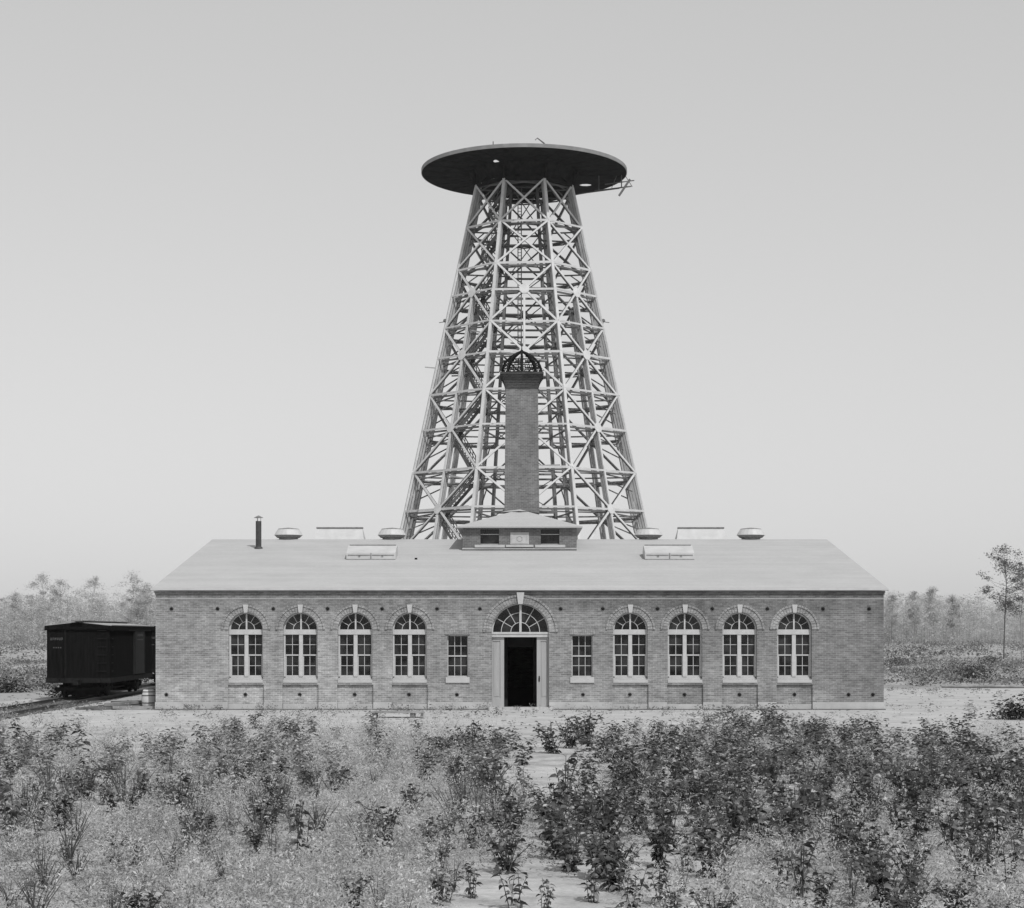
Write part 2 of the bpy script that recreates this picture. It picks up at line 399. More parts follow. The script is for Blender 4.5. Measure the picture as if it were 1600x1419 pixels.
def wall_mesh():
    mb = MB()
    loops = [outer] + holes
    flat = [p for l in loops for p in l]
    tris = tessellate_polygon([[Vector((x, z, 0)) for x, z in l] for l in loops])
    T = 0.42
    vs = [(x, 0, z) for x, z in flat] + [(x, T, z) for x, z in flat]; n = len(flat)
    fs = []
    for t in tris:
        a, b, c = [flat[i] for i in t]
        cr = (b[0] - a[0]) * (c[1] - a[1]) - (b[1] - a[1]) * (c[0] - a[0])
        t = tuple(t) if cr > 0 else tuple(t)[::-1]
        fs.append(t); fs.append(tuple(i + n for i in t[::-1]))
    o = 0
    for l in loops:
        m = len(l)
        for i in range(m):
            j = (i + 1) % m
            if l is outer and abs(l[i][1] - 0) < 1e-6 and abs(l[j][1]) < 1e-6: continue
            fs.append((o + i, o + j, o + j + n, o + i + n))
        o += m
    mb.add(vs, fs)
    for x in WX: mb.box(x - .708, x + .708, .09, .30, 0, .988)        # recessed panels under the windows
    # gable walls, rear wall
    for s in (-1, 1):
        xo, xi = s * HW, s * (HW - .4)
        poly = [(.42, 0), (2 * HW, 0), (2 * HW, EAVE), (HW, RIDGE - .08), (.42, EAVE + .05)]
        vs = [(xo, y, z) for y, z in poly] + [(xi, y, z) for y, z in poly]; k = len(poly)
        f = [tuple(range(k)), tuple(range(2 * k - 1, k - 1, -1))] + [(i, i + k, (i + 1) % k + k, (i + 1) % k) for i in range(k)]
        if s < 0: f = [t[::-1] for t in f]
        mb.add(vs, f)
    mb.box(-HW + .41, HW - .41, 2 * HW - .4, 2 * HW - .003, 0, EAVE)
    return mb
wall = wall_mesh().build('wall', M['brick'], lab)
# corbelled brick cornice below the eaves
mb = MB(); mb.box(-HW - .03, HW + .03, -.028, -.002, 4.53, 4.60); mb.box(-HW - .05, HW + .05, -.05, -.002, 4.603, 4.675)
for i in range(0):
    x = -HW + (i + .5) * 2 * HW / 140
    mb.box(x - .055, x + .055, -.035, -.003, 4.44, 4.517)
mb.build('brick_cornice', M['brick'], lab)
mb = MB(); mb.box(-HW, HW, -.012, -.001, 4.355, 4.38); mb.build('string_course', M['stone'], lab)
# plinth between the recesses
mb = MB(); edges = [-HW - .02]
for x, k in marks: edges += [x - (.71 if k == 'w' else DR), x + (.71 if k == 'w' else DR)]
edges.append(HW + .02)
for i in range(0, len(edges), 2): mb = MB(); mb.box(edges[i], edges[i + 1], -.03, -.001, .0, .30); mb.build('plinth', M['plinth'], lab)
for x in WX: mb = MB(); mb.box(x - .70, x + .70, .062, .089, 0, .22); mb.build('recess_plinth', M['plinth'], lab)
mb = MB(); mb.box(-HW - .06, HW + .06, -.10, -.032, -.02, .035); mb.build('base_strip', M['sleeper'], lab)  # thin dark strip along the foot of the wall
# roof: low gable with boards at the eaves
mb = MB(); e = 0.17; y0, y1 = -.12, 2 * HW + .2
zE = 4.685; zR = RIDGE + .05; xo = HW + e
poly = [(y0, zE), (y0, zE + .075), (HW, zR + .07), (y1, zE + .075), (y1, zE), (HW, zR - .02)]
vs = [(-xo, y, z) for y, z in poly] + [(xo, y, z) for y, z in poly]; k = 6
mb.add(vs, [tuple(range(k)), tuple(range(2 * k - 1, k - 1, -1))] + [(i, i + k, (i + 1) % k + k, (i + 1) % k) for i in range(k)])
roof = mb.build('roof', M['roof'], lab)
def roof_z(y): return zE + .075 + (zR + .07 - zE - .075) * (1 - abs(y - HW) / (HW + .2))
mb = MB(); mb.box(-xo, xo, y0 - .04, y0 - .002, zE + .015, zE + .09); mb.build('gutter', M['zinc'], roof)
mb = MB()
mb.box(-HW + .4, HW - .4, .42, 2 * HW - .4, -.003, .03); mb.build('floor', M['inside'], lab)

# arched windows
def frame_arch():
    mb = MB(); y0, y1 = .14, .24
    r1, r2 = WR - .001, WR - .06
    n = 20
    for i in range(n):
        a, b = math.pi * i / n, math.pi * (i + 1) / n
        poly = [(r1 * math.cos(a), SPR + r1 * math.sin(a)), (r1 * math.cos(b), SPR + r1 * math.sin(b)), (r2 * math.cos(b), SPR + r2 * math.sin(b)), (r2 * math.cos(a), SPR + r2 * math.sin(a))]
        mb.prism_xz(poly[::-1], y0, y1)
    for s in (-1, 1): mb.box(min(s * .679, s * .615), max(s * .679, s * .615), y0, y1, 1.30, SPR - .20)
    mb.box(-.679, .679, y0 - .04, y1, SPR - .20, SPR)       # transom
    mb.box(-.075, .075, y0 - .02, y1 + .002, 1.30, SPR - .202)       # mullion
    mb.box(-.03, .03, y0 - .01, y1 + .003, SPR + .001, SPR + .645)
    mb.box(-.614, .614, y0 + .003, y1, 1.262, 1.299)
    return mb
def bars_arch():
    mb = MB(); y0, y1 = .195, .225
    for s in (-1, 1):
        xa, xb = sorted((s * .077, s * .613)); xm = (xa + xb) / 2
        mb.box(xm - .011, xm + .011, y0, y1, 1.30, 2.955)
        for z in (1.73, 2.56): mb.box(xa, xb, y0 + .004, y1 - .004, z - .011, z + .011)
        mb.box(xa, xb, y0 - .03, y1 + .006, 2.125, 2.175)
        mb.box(xa, xa + .035, y0 - .006, y1 + .002, 1.30, 2.124); mb.box(xb - .03, xb, y0 - .006, y1 + .002, 1.30, 2.124)
        mb.box(xa + .036, xb - .031, y0 - .005, y1 + .001, 1.301, 1.35)
    n = 16; r1, r2 = .325, .30
    for i in range(n):
        a, b = math.pi * i / n, math.pi * (i + 1) / n
        mb.prism_xz([(r1 * math.cos(a), SPR + r1 * math.sin(a)), (r2 * math.cos(a), SPR + r2 * math.sin(a)), (r2 * math.cos(b), SPR + r2 * math.sin(b)), (r1 * math.cos(b), SPR + r1 * math.sin(b))], y0, y1)
    for d in (30, 60, 120, 150):
        c, s_ = math.cos(R(d)), math.sin(R(d))
        mb.beam((.32 * c, .21, SPR + .32 * s_), (.64 * c, .21, SPR + .64 * s_), .022, .02, (s_, 0, -c))
    return mb
def voussoirs(rad, w1, w2, n, proud=.022):
    mb = MB()
    for ring, (ra, rb, pr) in enumerate(((rad + .002, rad + w1, proud), (rad + w1 + .01, rad + w1 + w2, proud + .03))):
        for i in range(n):
            a = math.pi * (i + .05) / n; b = math.pi * (i + .95) / n
            k = random.uniform(-.003, .003)
            mb.prism_xz([(ra * math.cos(a), ra * math.sin(a)), (ra * math.cos(b), ra * math.sin(b)), (rb * math.cos(b), rb * math.sin(b)), (rb * math.cos(a), rb * math.sin(a))][::-1], -pr + k, -.001)
    return mb
def arch_window(x):
    o = frame_arch().build('arched_window', M['paint'], lab); o.location = (x, .05, 0)
    bars_arch().build('glazing_bars', M['paint'], o)
    mb = MB(); mb.prism_xz([(-.62, 1.28), (.62, 1.28)] + arc(0, SPR, .63, 16), .214, .222); mb.build('pane', M['glass'], o)
    mb = MB(); mb.box(-.677, .677, -.075, .20, 1.063, 1.19); mb.box(-.677, .677, .10, .20, 1.192, 1.26); mb.build('sill', M['stone'], o)
    a = voussoirs(WR, .20, .09, 22).build('brick_arch', M['brick_arch'], o); a.location = (0, -.05, SPR)
    mb = MB(); mb.prism_xz([(-.065, SPR + .66), (.065, SPR + .66), (.105, SPR + .98), (-.105, SPR + .98)], -.13, .05); mb.build('keystone', M['stone'], o)
    return o
w0 = arch_window(WX[0])
for x in WX[1:]:
    c = copy_tree(w0, lab); c.location.x = x
# small windows beside the door
def small_window(x):
    mb = MB(); y0, y1 = .12, .22
    mb.box(-.409, -.375, y0, y1, 1.29, 2.949); mb.box(.375, .409, y0, y1, 1.29, 2.949)
    mb.box(-.374, .374, y0, y1, 2.90, 2.949); mb.box(-.374, .374, y0, y1, 1.29, 1.335)
    o = mb.build('sash_window', M['paint'], lab); o.location = (x, 0, 0)
    mb = MB(); y0, y1 = .175, .205
    for xx in (-.125, .125): mb.box(xx - .011, xx + .011, y0, y1, 1.336, 2.899)
    for z in (1.73, 2.51): mb.box(-.373, .373, y0 + .004, y1 - .004, z - .011, z + .011)
    mb.box(-.373, .373, y0 - .03, y1 + .005, 2.09, 2.14); mb.build('glazing_bars', M['paint'], o)
    mb = MB(); mb.box(-.374, .374, .19, .198, 1.336, 2.899); mb.build('pane', M['glass'], o)
    mb = MB(); mb.box(-.47, .47, -.05, .18, 1.063, 1.287); mb.build('sill', M['stone'], o)
    mb = MB()
    for i in range(12): mb.box(-.50 + i * .084, -.50 + i * .084 + .074, -.02, -.001, 2.952, 3.16)
    mb.box(-.46, .46, -.045, -.021, 2.955, 2.99); mb.build('lintel', M['brick_arch'], o)
    return o
s0 = small_window(SX[0]); c = copy_tree(s0, lab); c.location.x = SX[1]
# star shaped wall anchors
def star():
    mb = MB(); poly = []
    for i in range(16):
        r = .085 if i % 2 == 0 else .045
        poly.append((r * math.cos(i * math.pi / 8), r * math.sin(i * math.pi / 8)))
    mb.prism_xz(poly, -.028, -.002); mb.box(-.02, .02, -.06, -.029, -.02, .02)
    return mb
s0 = None
up = [268, 340, 427, 512, 597, 683, 750, 876, 942, 1027.5, 1113, 1199, 1286, 1358]
lo = [(260, 0), (383, 1), (468, 1), (554, 1), (639, 1), (714, 0), (911, 0), (984.5, 1), (1070, 1), (1156, 1), (1242, 1), (1326, 0), (1364, 0)]
pos = [((p - 812) / 39.7, 0, 3.98) for p in up] + [((p - 812) / 39.7, .09 if k else 0, .60) for p, k in lo]
for p in pos:
    if s0 is None: s = s0 = star().build('wall_anchor', M['iron'], lab)
    else: s = s0.copy(); C.objects.link(s); s.parent = lab
    s.location = p
# entrance
def entrance():
    mb = MB(); y0, y1 = .20, .32
    r1, r2 = DR - .001, DR - .05; n = 28; Z = 3.06
    for i in range(n):
        a, b = math.pi * i / n, math.pi * (i + 1) / n
        mb.prism_xz([(r1 * math.cos(a), Z + r1 * math.sin(a)), (r2 * math.cos(a), Z + r2 * math.sin(a)), (r2 * math.cos(b), Z + r2 * math.sin(b)), (r1 * math.cos(b), Z + r1 * math.sin(b))], y0, y1)
    mb.box(-DR + .002, DR - .002, y0 - .08, y1, 2.86, 3.06)
    mb.box(-DR + .002, DR - .002, y0 - .11, y0 - .081, 2.98, 3.055)
    mb.box(-.045, .045, y0 - .02, y1 + .002, 3.062, Z + 1.078)
    fr = mb.build('door_frame', M['paint'], lab); fr.location = (DX, 0, 0)
    mb = MB()
    for ra in (.38, .76):
        for i in range(22):
            a, b = math.pi * i / 22, math.pi * (i + 1) / 22; r1, r2 = ra + .013, ra - .013
            mb.prism_xz([(r1 * math.cos(a), Z + r1 * math.sin(a)), (r2 * math.cos(a), Z + r2 * math.sin(a)), (r2 * math.cos(b), Z + r2 * math.sin(b)), (r1 * math.cos(b), Z + r1 * math.sin(b))], .245, .275)
    for d in (30, 60, 120, 150):
        c_, s_ = math.cos(R(d)), math.sin(R(d))
        mb.beam((.38 * c_, .26, Z + .38 * s_), (1.09 * c_, .26, Z + 1.09 * s_), .026, .02, (s_, 0, -c_))
    mb.build('glazing_bars', M['paint'], fr)
    mb = MB(); mb.prism_xz(arc(0, Z + .001, 1.08, 24), .27, .278); mb.build('pane', M['glass'], fr)
    a = voussoirs(DR, .24, .10, 34).build('brick_arch', M['brick_arch'], fr); a.location = (0, 0, Z)
    mb = MB(); mb.prism_xz([(-.09, Z + 1.10), (.09, Z + 1.10), (.15, Z + 1.56), (-.15, Z + 1.56)], -.11, .18); mb.build('keystone', M['stone'], fr)
    mb = MB(); mb.box(-1.25, 1.25, -.35, .42, -.02, .10); mb.build('doorstep', M['stone'], fr)
    for s in (-1, 1):
        mb = MB()
        xa, xb = sorted((s * .645, s * (DR - .003)))
        mb.box(xa, xb, .24, .29, .10, 2.858)
        # raised stiles and rails round one long panel
        st = .13 if s < 0 else .12
        inn = (xb - .15, xb) if s < 0 else (xa, xa + .15)
        out = (xa, xa + .03) if s < 0 else (xb - .03, xb)
        mb.box(inn[0], inn[1], .205, .239, .10, 2.858); mb.box(out[0], out[1], .215, .2385, .10, 2.858)
        xl, xr = (out[1], inn[0]) if s < 0 else (inn[1], out[0])
        mb.box(xl + .001, xr - .001, .21, .239, 2.70, 2.858); mb.box(xl + .001, xr - .001, .21, .239, .10, .45)
        xl2, xr2 = xl + .05, xr - .05
        mb.box(xl2, xr2, .225, .2395, .52, 2.62)
        d = mb.build('door_leaf', M['door_paint'], lab); d.location = (DX, 0, 0)
        if s > 0:
            mb = MB(); mb.box(.72, .765, .185, .204, 1.10, 1.32); mb.lathe([(.018, 0), (.035, .02), (.02, .05)], 10, (.742, .165, 1.2)); mb.build('lock', M['iron'], d)
    # dark timber vestibule behind the opening
    mb = MB()
    for s in (-1, 1):
        xa, xb = sorted((s * .66, s * .72)); mb.box(xa, xb, .43, 2.0, .03, 2.9)
        xa, xb = sorted((s * .52, s * .72)); mb.box(xa, xb, 2.002, 2.08, .03, 2.9)
    mb.box(-.51, .51, 2.002, 2.08, 2.45, 2.9); mb.box(-.72, .72, .43, 2.08, 2.901, 2.95)
    v = mb.build('vestibule', M['inside'], lab); v.location = (DX, 0, 0)
entrance()
# little open wire flashing: round snow guards / vent hole on the roof
def on_roof(px, py):
    # intersection of the view ray with the front slope
    t = 7.0
    for _ in range(30):
        d = CAM_D + t; z = CAM_H + (990 - py) * d / F
        t = HW - (1 - (z - zE - .075) / (zR + .07 - zE - .075)) * (HW + .2)
    return (px - 812) * (CAM_D + t) / F, t, z
x, y, z = on_roof(650, 874)
mb = MB(); mb.lathe([(.06, -.05), (.06, .06), (.045, .065)], 10, (x, y, z)); mb.build('vent_stub', M['iron'], roof)

# cupola round the chimney foot
cup = MB(); CX, CY0, CY1 = 2.57, 10.5, 18.2; CT = 7.76
zb = roof_z(CY0) - .1
def cup_walls(mb):
    y = CY0
    wx = [(-1.77, -.93), (.95, 1.79)]; zl, zh = 7.01, 7.70
    xs = [-CX, -1.77, -.93, .95, 1.79, CX]
    for a, b in ((-CX, -1.77), (-.93, .95), (1.79, CX)): mb.box(a, b, y, y + .25, zb, CT)
    for a, b in wx: mb.box(a, b, y, y + .25, zb, zl - .001); mb.box(a, b, y, y + .25, zh, CT)
    for s in (-1, 1):
        xa, xb = sorted((s * CX, s * (CX - .25))); mb.box(xa, xb, y + .25, CY1, 6.4, CT)
    mb.box(-CX + .25, CX - .25, CY1 - .25, CY1 - .003, 6.4, CT)
cup_walls(cup)
cupola = cup.build('cupola', M['brick_dark'], lab)
mb = MB(); ex = 2.83; ya, yb = CY0 - .27, CY1 + .27; za = CT
base = [(-ex, ya), (ex, ya), (ex, yb), (-ex, yb)]; rg = [(0, 13.55), (0, 15.3)]; rz = 8.80
vs = [(x, y, za) for x, y in base] + [(x, y, za + .06) for x, y in base] + [(0, rg[0][1], rz), (0, rg[1][1], rz)]
mb.add(vs, [(0, 3, 2, 1), (0, 1, 5, 4), (1, 2, 6, 5), (2, 3, 7, 6), (3, 0, 4, 7), (4, 5, 8), (5, 6, 9, 8), (6, 7, 9), (7, 4, 8, 9)])
# raised flashing saddle in front of the chimney
mb.add([(-.9, 13.3, 8.66), (.9, 13.3, 8.66), (0, 12.9, 8.69), (-.9, 13.8, 8.62), (.9, 13.8, 8.62), (0, 13.8, 8.86)], [(0, 2, 5, 3), (2, 1, 4, 5), (0, 1, 2)])
mb.build('cupola_roof', M['roof'], cupola)
for cx in (-1.35, 1.37):
    mb = MB(); mb.box(cx - .42, cx + .42, CY0 + .10, CY0 + .14, 7.02, 7.05); mb.box(cx - .415, cx + .415, CY0 + .08, CY0 + .12, 7.46, 7.49)
    wnd = mb.build('cupola_window', M['paint'], cupola)
    mb = MB(); mb.box(cx - .418, cx + .418, CY0 + .16, CY0 + .165, 7.011, 7.699); mb.build('pane', M['glass'], cupola)
    mb = MB(); mb.box(cx - .68, cx + .68, CY0 - .06, CY0 - .002, 6.88, 7.0); mb.build('sill', M['stone'], cupola)
mb = MB(); mb.box(-.42, .42, CY0 - .03, CY0 - .002, 7.02, 7.56)
mb.box(-.37, .37, CY0 - .045, CY0 - .031, 7.07, 7.12); mb.box(-.37, .37, CY0 - .045, CY0 - .031, 7.46, 7.51)
mb.box(-.37, -.32, CY0 - .045, CY0 - .031, 7.121, 7.459); mb.box(.32, .37, CY0 - .045, CY0 - .031, 7.121, 7.459)
for a in range(10):
    mb.box(.12 * math.cos(a * .628) - .03, .12 * math.cos(a * .628) + .03, CY0 - .05, CY0 - .031, 7.29 + .12 * math.sin(a * .628) - .02, 7.29 + .12 * math.sin(a * .628) + .02)
mb.box(-.62, .62, CY0 - .07, CY0 - .003, 6.90, 7.0)
mb.build('stone_tablet', M['stone'], cupola)
mb = MB(); mb.box(-CX - .02, CX + .02, CY0 - .025, CY0 - .001, 6.80, 6.85); mb.build('water_table', M['stone'], cupola)

# chimney
ch = MB(); CYC = HW
def frustum(mb, hw0, z0, hw1, z1, mi=0):
    vs = [(s * hw0, CYC + t * hw0, z0) for s, t in ((-1, -1), (1, -1), (1, 1), (-1, 1))] + [(s * hw1, CYC + t * hw1, z1) for s, t in ((-1, -1), (1, -1), (1, 1), (-1, 1))]
    mb.add(vs, [(0, 3, 2, 1), (4, 5, 6, 7), (0, 1, 5, 4), (1, 2, 6, 5), (2, 3, 7, 6), (3, 0, 4, 7)], mi)
frustum(ch, .835, 7.0, .755, 14.45)
chim = ch.build('chimney', M['brick_dark'], lab); chim.location.x = .10
ch = MB()
n = 9
for i in range(n):
    t = (i + 1) / n; h = .775 + .20 * t ** 2.2
    frustum(ch, h, 14.452 + i * .073, h, 14.452 + (i + 1) * .073 - .001)
ch.box(-1.02, 1.02, CYC - 1.02, CYC + 1.02, 15.11, 15.21)
ch.build('chimney_cap', M['brick_cap'], chim)
mb = MB()
def rib(ang, r0=.93):
    pts = []
    for i in range(13):
        t = i / 12
        r = r0 * (1 - t ** 2.2) ** .8 if i < 12 else 0.0
        z = 15.21 + 1.10 * t ** .92
        pts.append((r * math.cos(ang), CYC + r * math.sin(ang), z))
    return pts
for k in range(8): mb.tube(rib(k * math.pi / 4 + math.pi / 8 * 0), .055, 6)
for t, rr in ((0.02, .93), (.33, .87), (.62, .66)):
    pts = [(rr * math.cos(a * math.pi / 12), CYC + rr * math.sin(a * math.pi / 12), 15.22 + 1.05 * t) for a in range(25)]
    mb.tube(pts, .028, 5, cap=False)
for k in range(24):          # little scrolls between the ribs
    a = (k + .5) * math.pi / 12
    for j in range(2):
        rr = (.90, .84)[j]; zc = 15.21 + (.18, .52)[j]
        pts = [(rr * math.cos(a + .075 * math.cos(q * .8)), CYC + rr * math.sin(a + .075 * math.cos(q * .8)), zc + .10 * math.sin(q * .8)) for q in range(9)]
        mb.tube(pts, .018, 4, cap=False)
mb.lathe([(.03, 0), (.09, .05), (.03, .12), (.015, .30)], 8, (0, CYC, 16.28))
mb.build('iron_crown', M['iron'], chim)

# things standing on the roof
def skylight_front(x, y, label):
    o = empty('roof_skylight', (x, y, roof_z(y)), label, 'skylight', 'boxed skylights on the roof')
    mb = MB(); W_ = 1.07
    sl = (roof_z(5) - roof_z(4))
    prof = [(0, -.05), (0, .30), (1.0, .66), (1.25, .66), (1.7, sl * 1.7 + .05), (1.7, sl * 1.7 - .1)]
    k = len(prof); vs = [(-W_, a, b) for a, b in prof] + [(W_, a, b) for a, b in prof]
    mb.add(vs, [tuple(range(k)), tuple(range(2 * k - 1, k - 1, -1))] + [(i, i + k, (i + 1) % k + k, (i + 1) % k) for i in range(k)])
    mb.build('skylight_box', M['zinc'], o)
    mb = MB(); mb.box(-W_ + .05, W_ - .05, .98, 1.27, .665, .70); mb.build('ridge_strip', M['zinc_dark'], o)
    mb = MB(); mb.box(-W_ + .06, -.05, -.02, -.002, .18, .21); mb.box(.05, W_ - .06, -.02, -.002, .18, .21)
    mb.box(-.015, .015, -.03, -.003, 0, .29); mb.box(-W_, W_, -.035, -.002, -.05, .02)
    for xx in (-.5, .5): mb.box(xx - .04, xx + .04, -.04, -.021, .14, .18)
    mb.build('hinge_rail', M['zinc_dark'], o)
    return o
skylight_front((580 - 812) / 35.8, 7.7, 'pale boxed skylight on the front roof slope left of the cupola')
skylight_front((1046 - 812) / 35.8, 7.7, 'pale boxed skylight on the front roof slope right of the cupola')
def skylight_back(x, label):
    y = 16.3; o = empty('ridge_skylight', (x, y, roof_z(y) - .1), label, 'skylight', 'skylights showing above the roof ridge')
    H = 8.06 - roof_z(y) + .1
    mb = MB(); prof = [(-.7, -.1), (-.7, H * .45), (-.12, H), (.12, H), (.7, H * .45), (.7, -.1)]
    k = 6; vs = [(-1.22 if b < H * .9 else -1.1, a, b) for a, b in prof] + [(1.22 if b < H * .9 else 1.1, a, b) for a, b in prof]
    mb.add(vs, [tuple(range(k)), tuple(range(2 * k - 1, k - 1, -1))] + [(i, i + k, (i + 1) % k + k, (i + 1) % k) for i in range(k)])
    mb.build('skylight_box', M['zinc'], o)
    mb = MB(); mb.box(-1.12, 1.12, -.16, .16, H + .002, H + .07); mb.build('ridge_strip', M['zinc_dark'], o)
skylight_back(-8.68, 'pale skylight above the ridge between two round ventilators, left half')
skylight_back(8.74, 'pale skylight above the ridge between two round ventilators, right half')
def ventilator(x, label):
    y = HW + .3; o = empty('roof_ventilator', (x, y, roof_z(y)), label, 'ventilator', 'round ventilators on the roof ridge')
    mb = MB(); mb.lathe([(.45, -.1), (.45, .12), (.54, .14), (.64, .24), (.64, .25)], 20); mb.build('louvre_bowl', M['zinc_dark'], o)
    mb = MB(); mb.lathe([(.67, .252), (.67, .27), (.60, .40), (.52, .52), (.50, .53)], 20); mb.build('hood', M['zinc'], o)
    mb = MB(); mb.lathe([(.50, .532), (.49, .56), (.20, .60), (.02, .62)], 20); mb.build('lid', M['zinc_dark'], o)
ventilator(-10.95, 'round ventilator on the ridge right of the stove pipe, leftmost of four')
ventilator(-6.05, 'round ventilator on the ridge beside the foot of the tower, left side')
ventilator(6.1, 'round ventilator on the ridge beside the foot of the tower, right side')
ventilator(10.95, 'round ventilator on the ridge, farthest right of the four')
x, y, z = on_roof(404, 857)
o = empty('stove_pipe', (x, y, z), 'thin dark stove pipe with cone cap on left end of the roof', 'chimney pipe')
mb = MB(); mb.lathe([(.24, -.1), (.17, .06), (.13, .08), (.13, 1.22), (.135, 1.24)], 14); mb.build('pipe', M['pipe'], o)
mb = MB()
for k in range(3): mb.tube([(.10 * math.cos(k * 2.09), .10 * math.sin(k * 2.09), 1.20), (.10 * math.cos(k * 2.09), .10 * math.sin(k * 2.09), 1.40)], .012, 4)
mb.lathe([(.21, 1.39), (.21, 1.40), (.02, 1.50)], 14); mb.build('cone_cap', M['zinc_dark'], o)

# ------------------------------------------------------------------ transmission tower
TX, TY = 0.45, 113.6
tower = empty('transmission_tower', (TX, TY, 0), 'tall tapering eight sided timber lattice tower carrying a dark round deck', 'tower')
ZT = 48.0
def RZ(z): return 5.2 + (ZT - z) * 0.229
def zpix(py):      # height of the front face level seen at photo row py
    z = 30.0
    for _ in range(20): z = CAM_H + (990 - py) * (CAM_D + TY - RZ(z) * .924) / F
    return z
LV = [zpix(p) for p in (278, 344, 410, 454, 501, 551, 607, 668, 730, 797)] + [10.6, 5.3, 0.0]
LV[0] = ZT
def VP(z, k, inset=0.0):
    a = R(22.5 + 45 * k); r = RZ(z) - inset
    return Vector((r * math.cos(a), r * math.sin(a), z))
def MP(z, k, t=.5, inset=0.0):
    return VP(z, k, inset).lerp(VP(z, k + 1, inset), t)
for k in range(8):
    mb = MB(); a = R(22.5 + 45 * k); rad = Vector((math.cos(a), math.sin(a), 0)); tan = Vector((-math.sin(a), math.cos(a), 0))
    mb.beam(VP(0, k), VP(ZT, k), .27, .20, tan, 0)
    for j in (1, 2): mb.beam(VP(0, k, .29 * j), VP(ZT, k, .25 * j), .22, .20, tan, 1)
    for i in range(24):
        z = i * 1.98 + .6
        mb.beam(VP(z, k, .02), VP(z + .35, k, .54), .10, .12, tan, 1)
    mb.build('leg', [M['timber'], M['timber_mid']], tower)
panels = [(0, None, 1), (1, None, 2), (2, 3, 4), (4, 5, 6), (6, 7, 8), (8, 9, 10), (10, 11, 12)]
for k in range(8):
    fa = R(45 + 45 * k); nrm = Vector((math.cos(fa), math.sin(fa), .22)).normalized()
    for (it, im, ib) in panels:
        zt, zb_ = LV[it], LV[ib]
        mb = MB()
        for (p, q) in ((VP(zt, k), VP(zb_, k + 1)), (VP(zt, k + 1), VP(zb_, k))):
            p = p + Vector([random.uniform(-.07, .07) for _ in range(3)]); q = q + Vector([random.uniform(-.07, .07) for _ in range(3)])
            mb.beam(p + nrm * .03, q + nrm * .03, random.uniform(.15, .20), .09, nrm.cross(q - p), 0)
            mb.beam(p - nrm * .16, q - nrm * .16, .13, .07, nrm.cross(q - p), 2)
        mb.build('cross_brace', [M['timber'], M['timber_mid'], M['timber_dark']], tower)
        if im is not None:
            # the braces cross where the mid rail is; gusset plate on the crossing
            tcr = RZ(zt) / (RZ(zt) + RZ(zb_)); zc = zt + (zb_ - zt) * tcr
            LV[im] = zc
            c0 = MP(zc, k) + nrm * .10; tan = (VP(zc, k + 1) - VP(zc, k)).normalized(); upv = nrm.cross(tan)
            mb = MB(); pts = []
            rr = .52 if k in (4, 5, 6) else .45
            for i in range(8):
                a = R(22.5 + 45 * i); pts.append(c0 + tan * rr * math.cos(a) + upv * rr * math.sin(a))
            vs = pts + [p + nrm * .04 for p in pts]
            mb.add(vs, [tuple(range(8))[::-1], tuple(range(8, 16))] + [(i, (i + 1) % 8, (i + 1) % 8 + 8, i + 8) for i in range(8)])
            mb.build('gusset', M['timber'], tower)
    # posts in the middle of every face, below the first crossing
    mb = MB(); tn = Vector((-math.sin(fa), math.cos(fa), 0)); zt = LV[3]
    ri = Vector((math.cos(fa), math.sin(fa), 0))
    mb.beam(MP(0, k) + ri * .02, MP(zt, k) + ri * .02, .20, .16, tn, 0)
    for j in (1, 2): mb.beam(MP(0, k) - ri * .27 * j, MP(zt, k) - ri * .24 * j, .18, .18, tn, 1)
    mb.build('post', [M['timber'], M['timber_mid']], tower)
for zi, z in enumerate(LV[:-1]):
    for k in range(8):
        mb = MB(); fa = R(45 + 45 * k); ri = Vector((math.cos(fa), math.sin(fa), 0))
        a, b = VP(z, k), VP(z, k + 1)
        a = a + Vector((0, 0, random.uniform(-.07, .07))); b = b + Vector((0, 0, random.uniform(-.07, .07)))
        mb.beam(a + ri * .06, b + ri * .06, .10, random.uniform(.16, .22), ri, 0)
        if random.random() < .3: mb.beam(a.lerp(b, random.uniform(.1, .3)) + ri * .1, a.lerp(b, random.uniform(.7, 1.06)) - ri * .4 + Vector((0, 0, random.uniform(-.9, .5))), .06, .14, None, 1)
        dn = Vector((0, 0, -.20))
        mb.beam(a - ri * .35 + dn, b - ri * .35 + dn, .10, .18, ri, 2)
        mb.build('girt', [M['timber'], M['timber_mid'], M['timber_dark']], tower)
def IP(z, k):
    h = .25 * RZ(z) * 1.0
    return Vector(((-h, -h), (h, -h), (h, h), (-h, h))[k % 4] + (z,))
for k in range(4):
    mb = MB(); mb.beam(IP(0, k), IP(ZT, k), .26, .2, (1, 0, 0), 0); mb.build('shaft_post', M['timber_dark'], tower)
zs = []
for i in range(len(LV) - 1):
    zs.append(LV[i])
    if LV[i] - LV[i + 1] > 5.0: zs.append((LV[i] + LV[i + 1]) / 2)
zs.append(0.0)
for i in range(len(zs) - 1):
    mb = MB()
    for k in range(4):
        mb.beam(IP(zs[i], k), IP(zs[i], k + 1), .12, .2)
        if k != 0 or True:
            mb.beam(IP(zs[i], k), IP(zs[i + 1], k + 1), .08, .09)
            if k % 2: mb.beam(IP(zs[i], k + 1), IP(zs[i + 1], k), .08, .09)
    mb.build('shaft_frame', M['timber_dark'], tower)
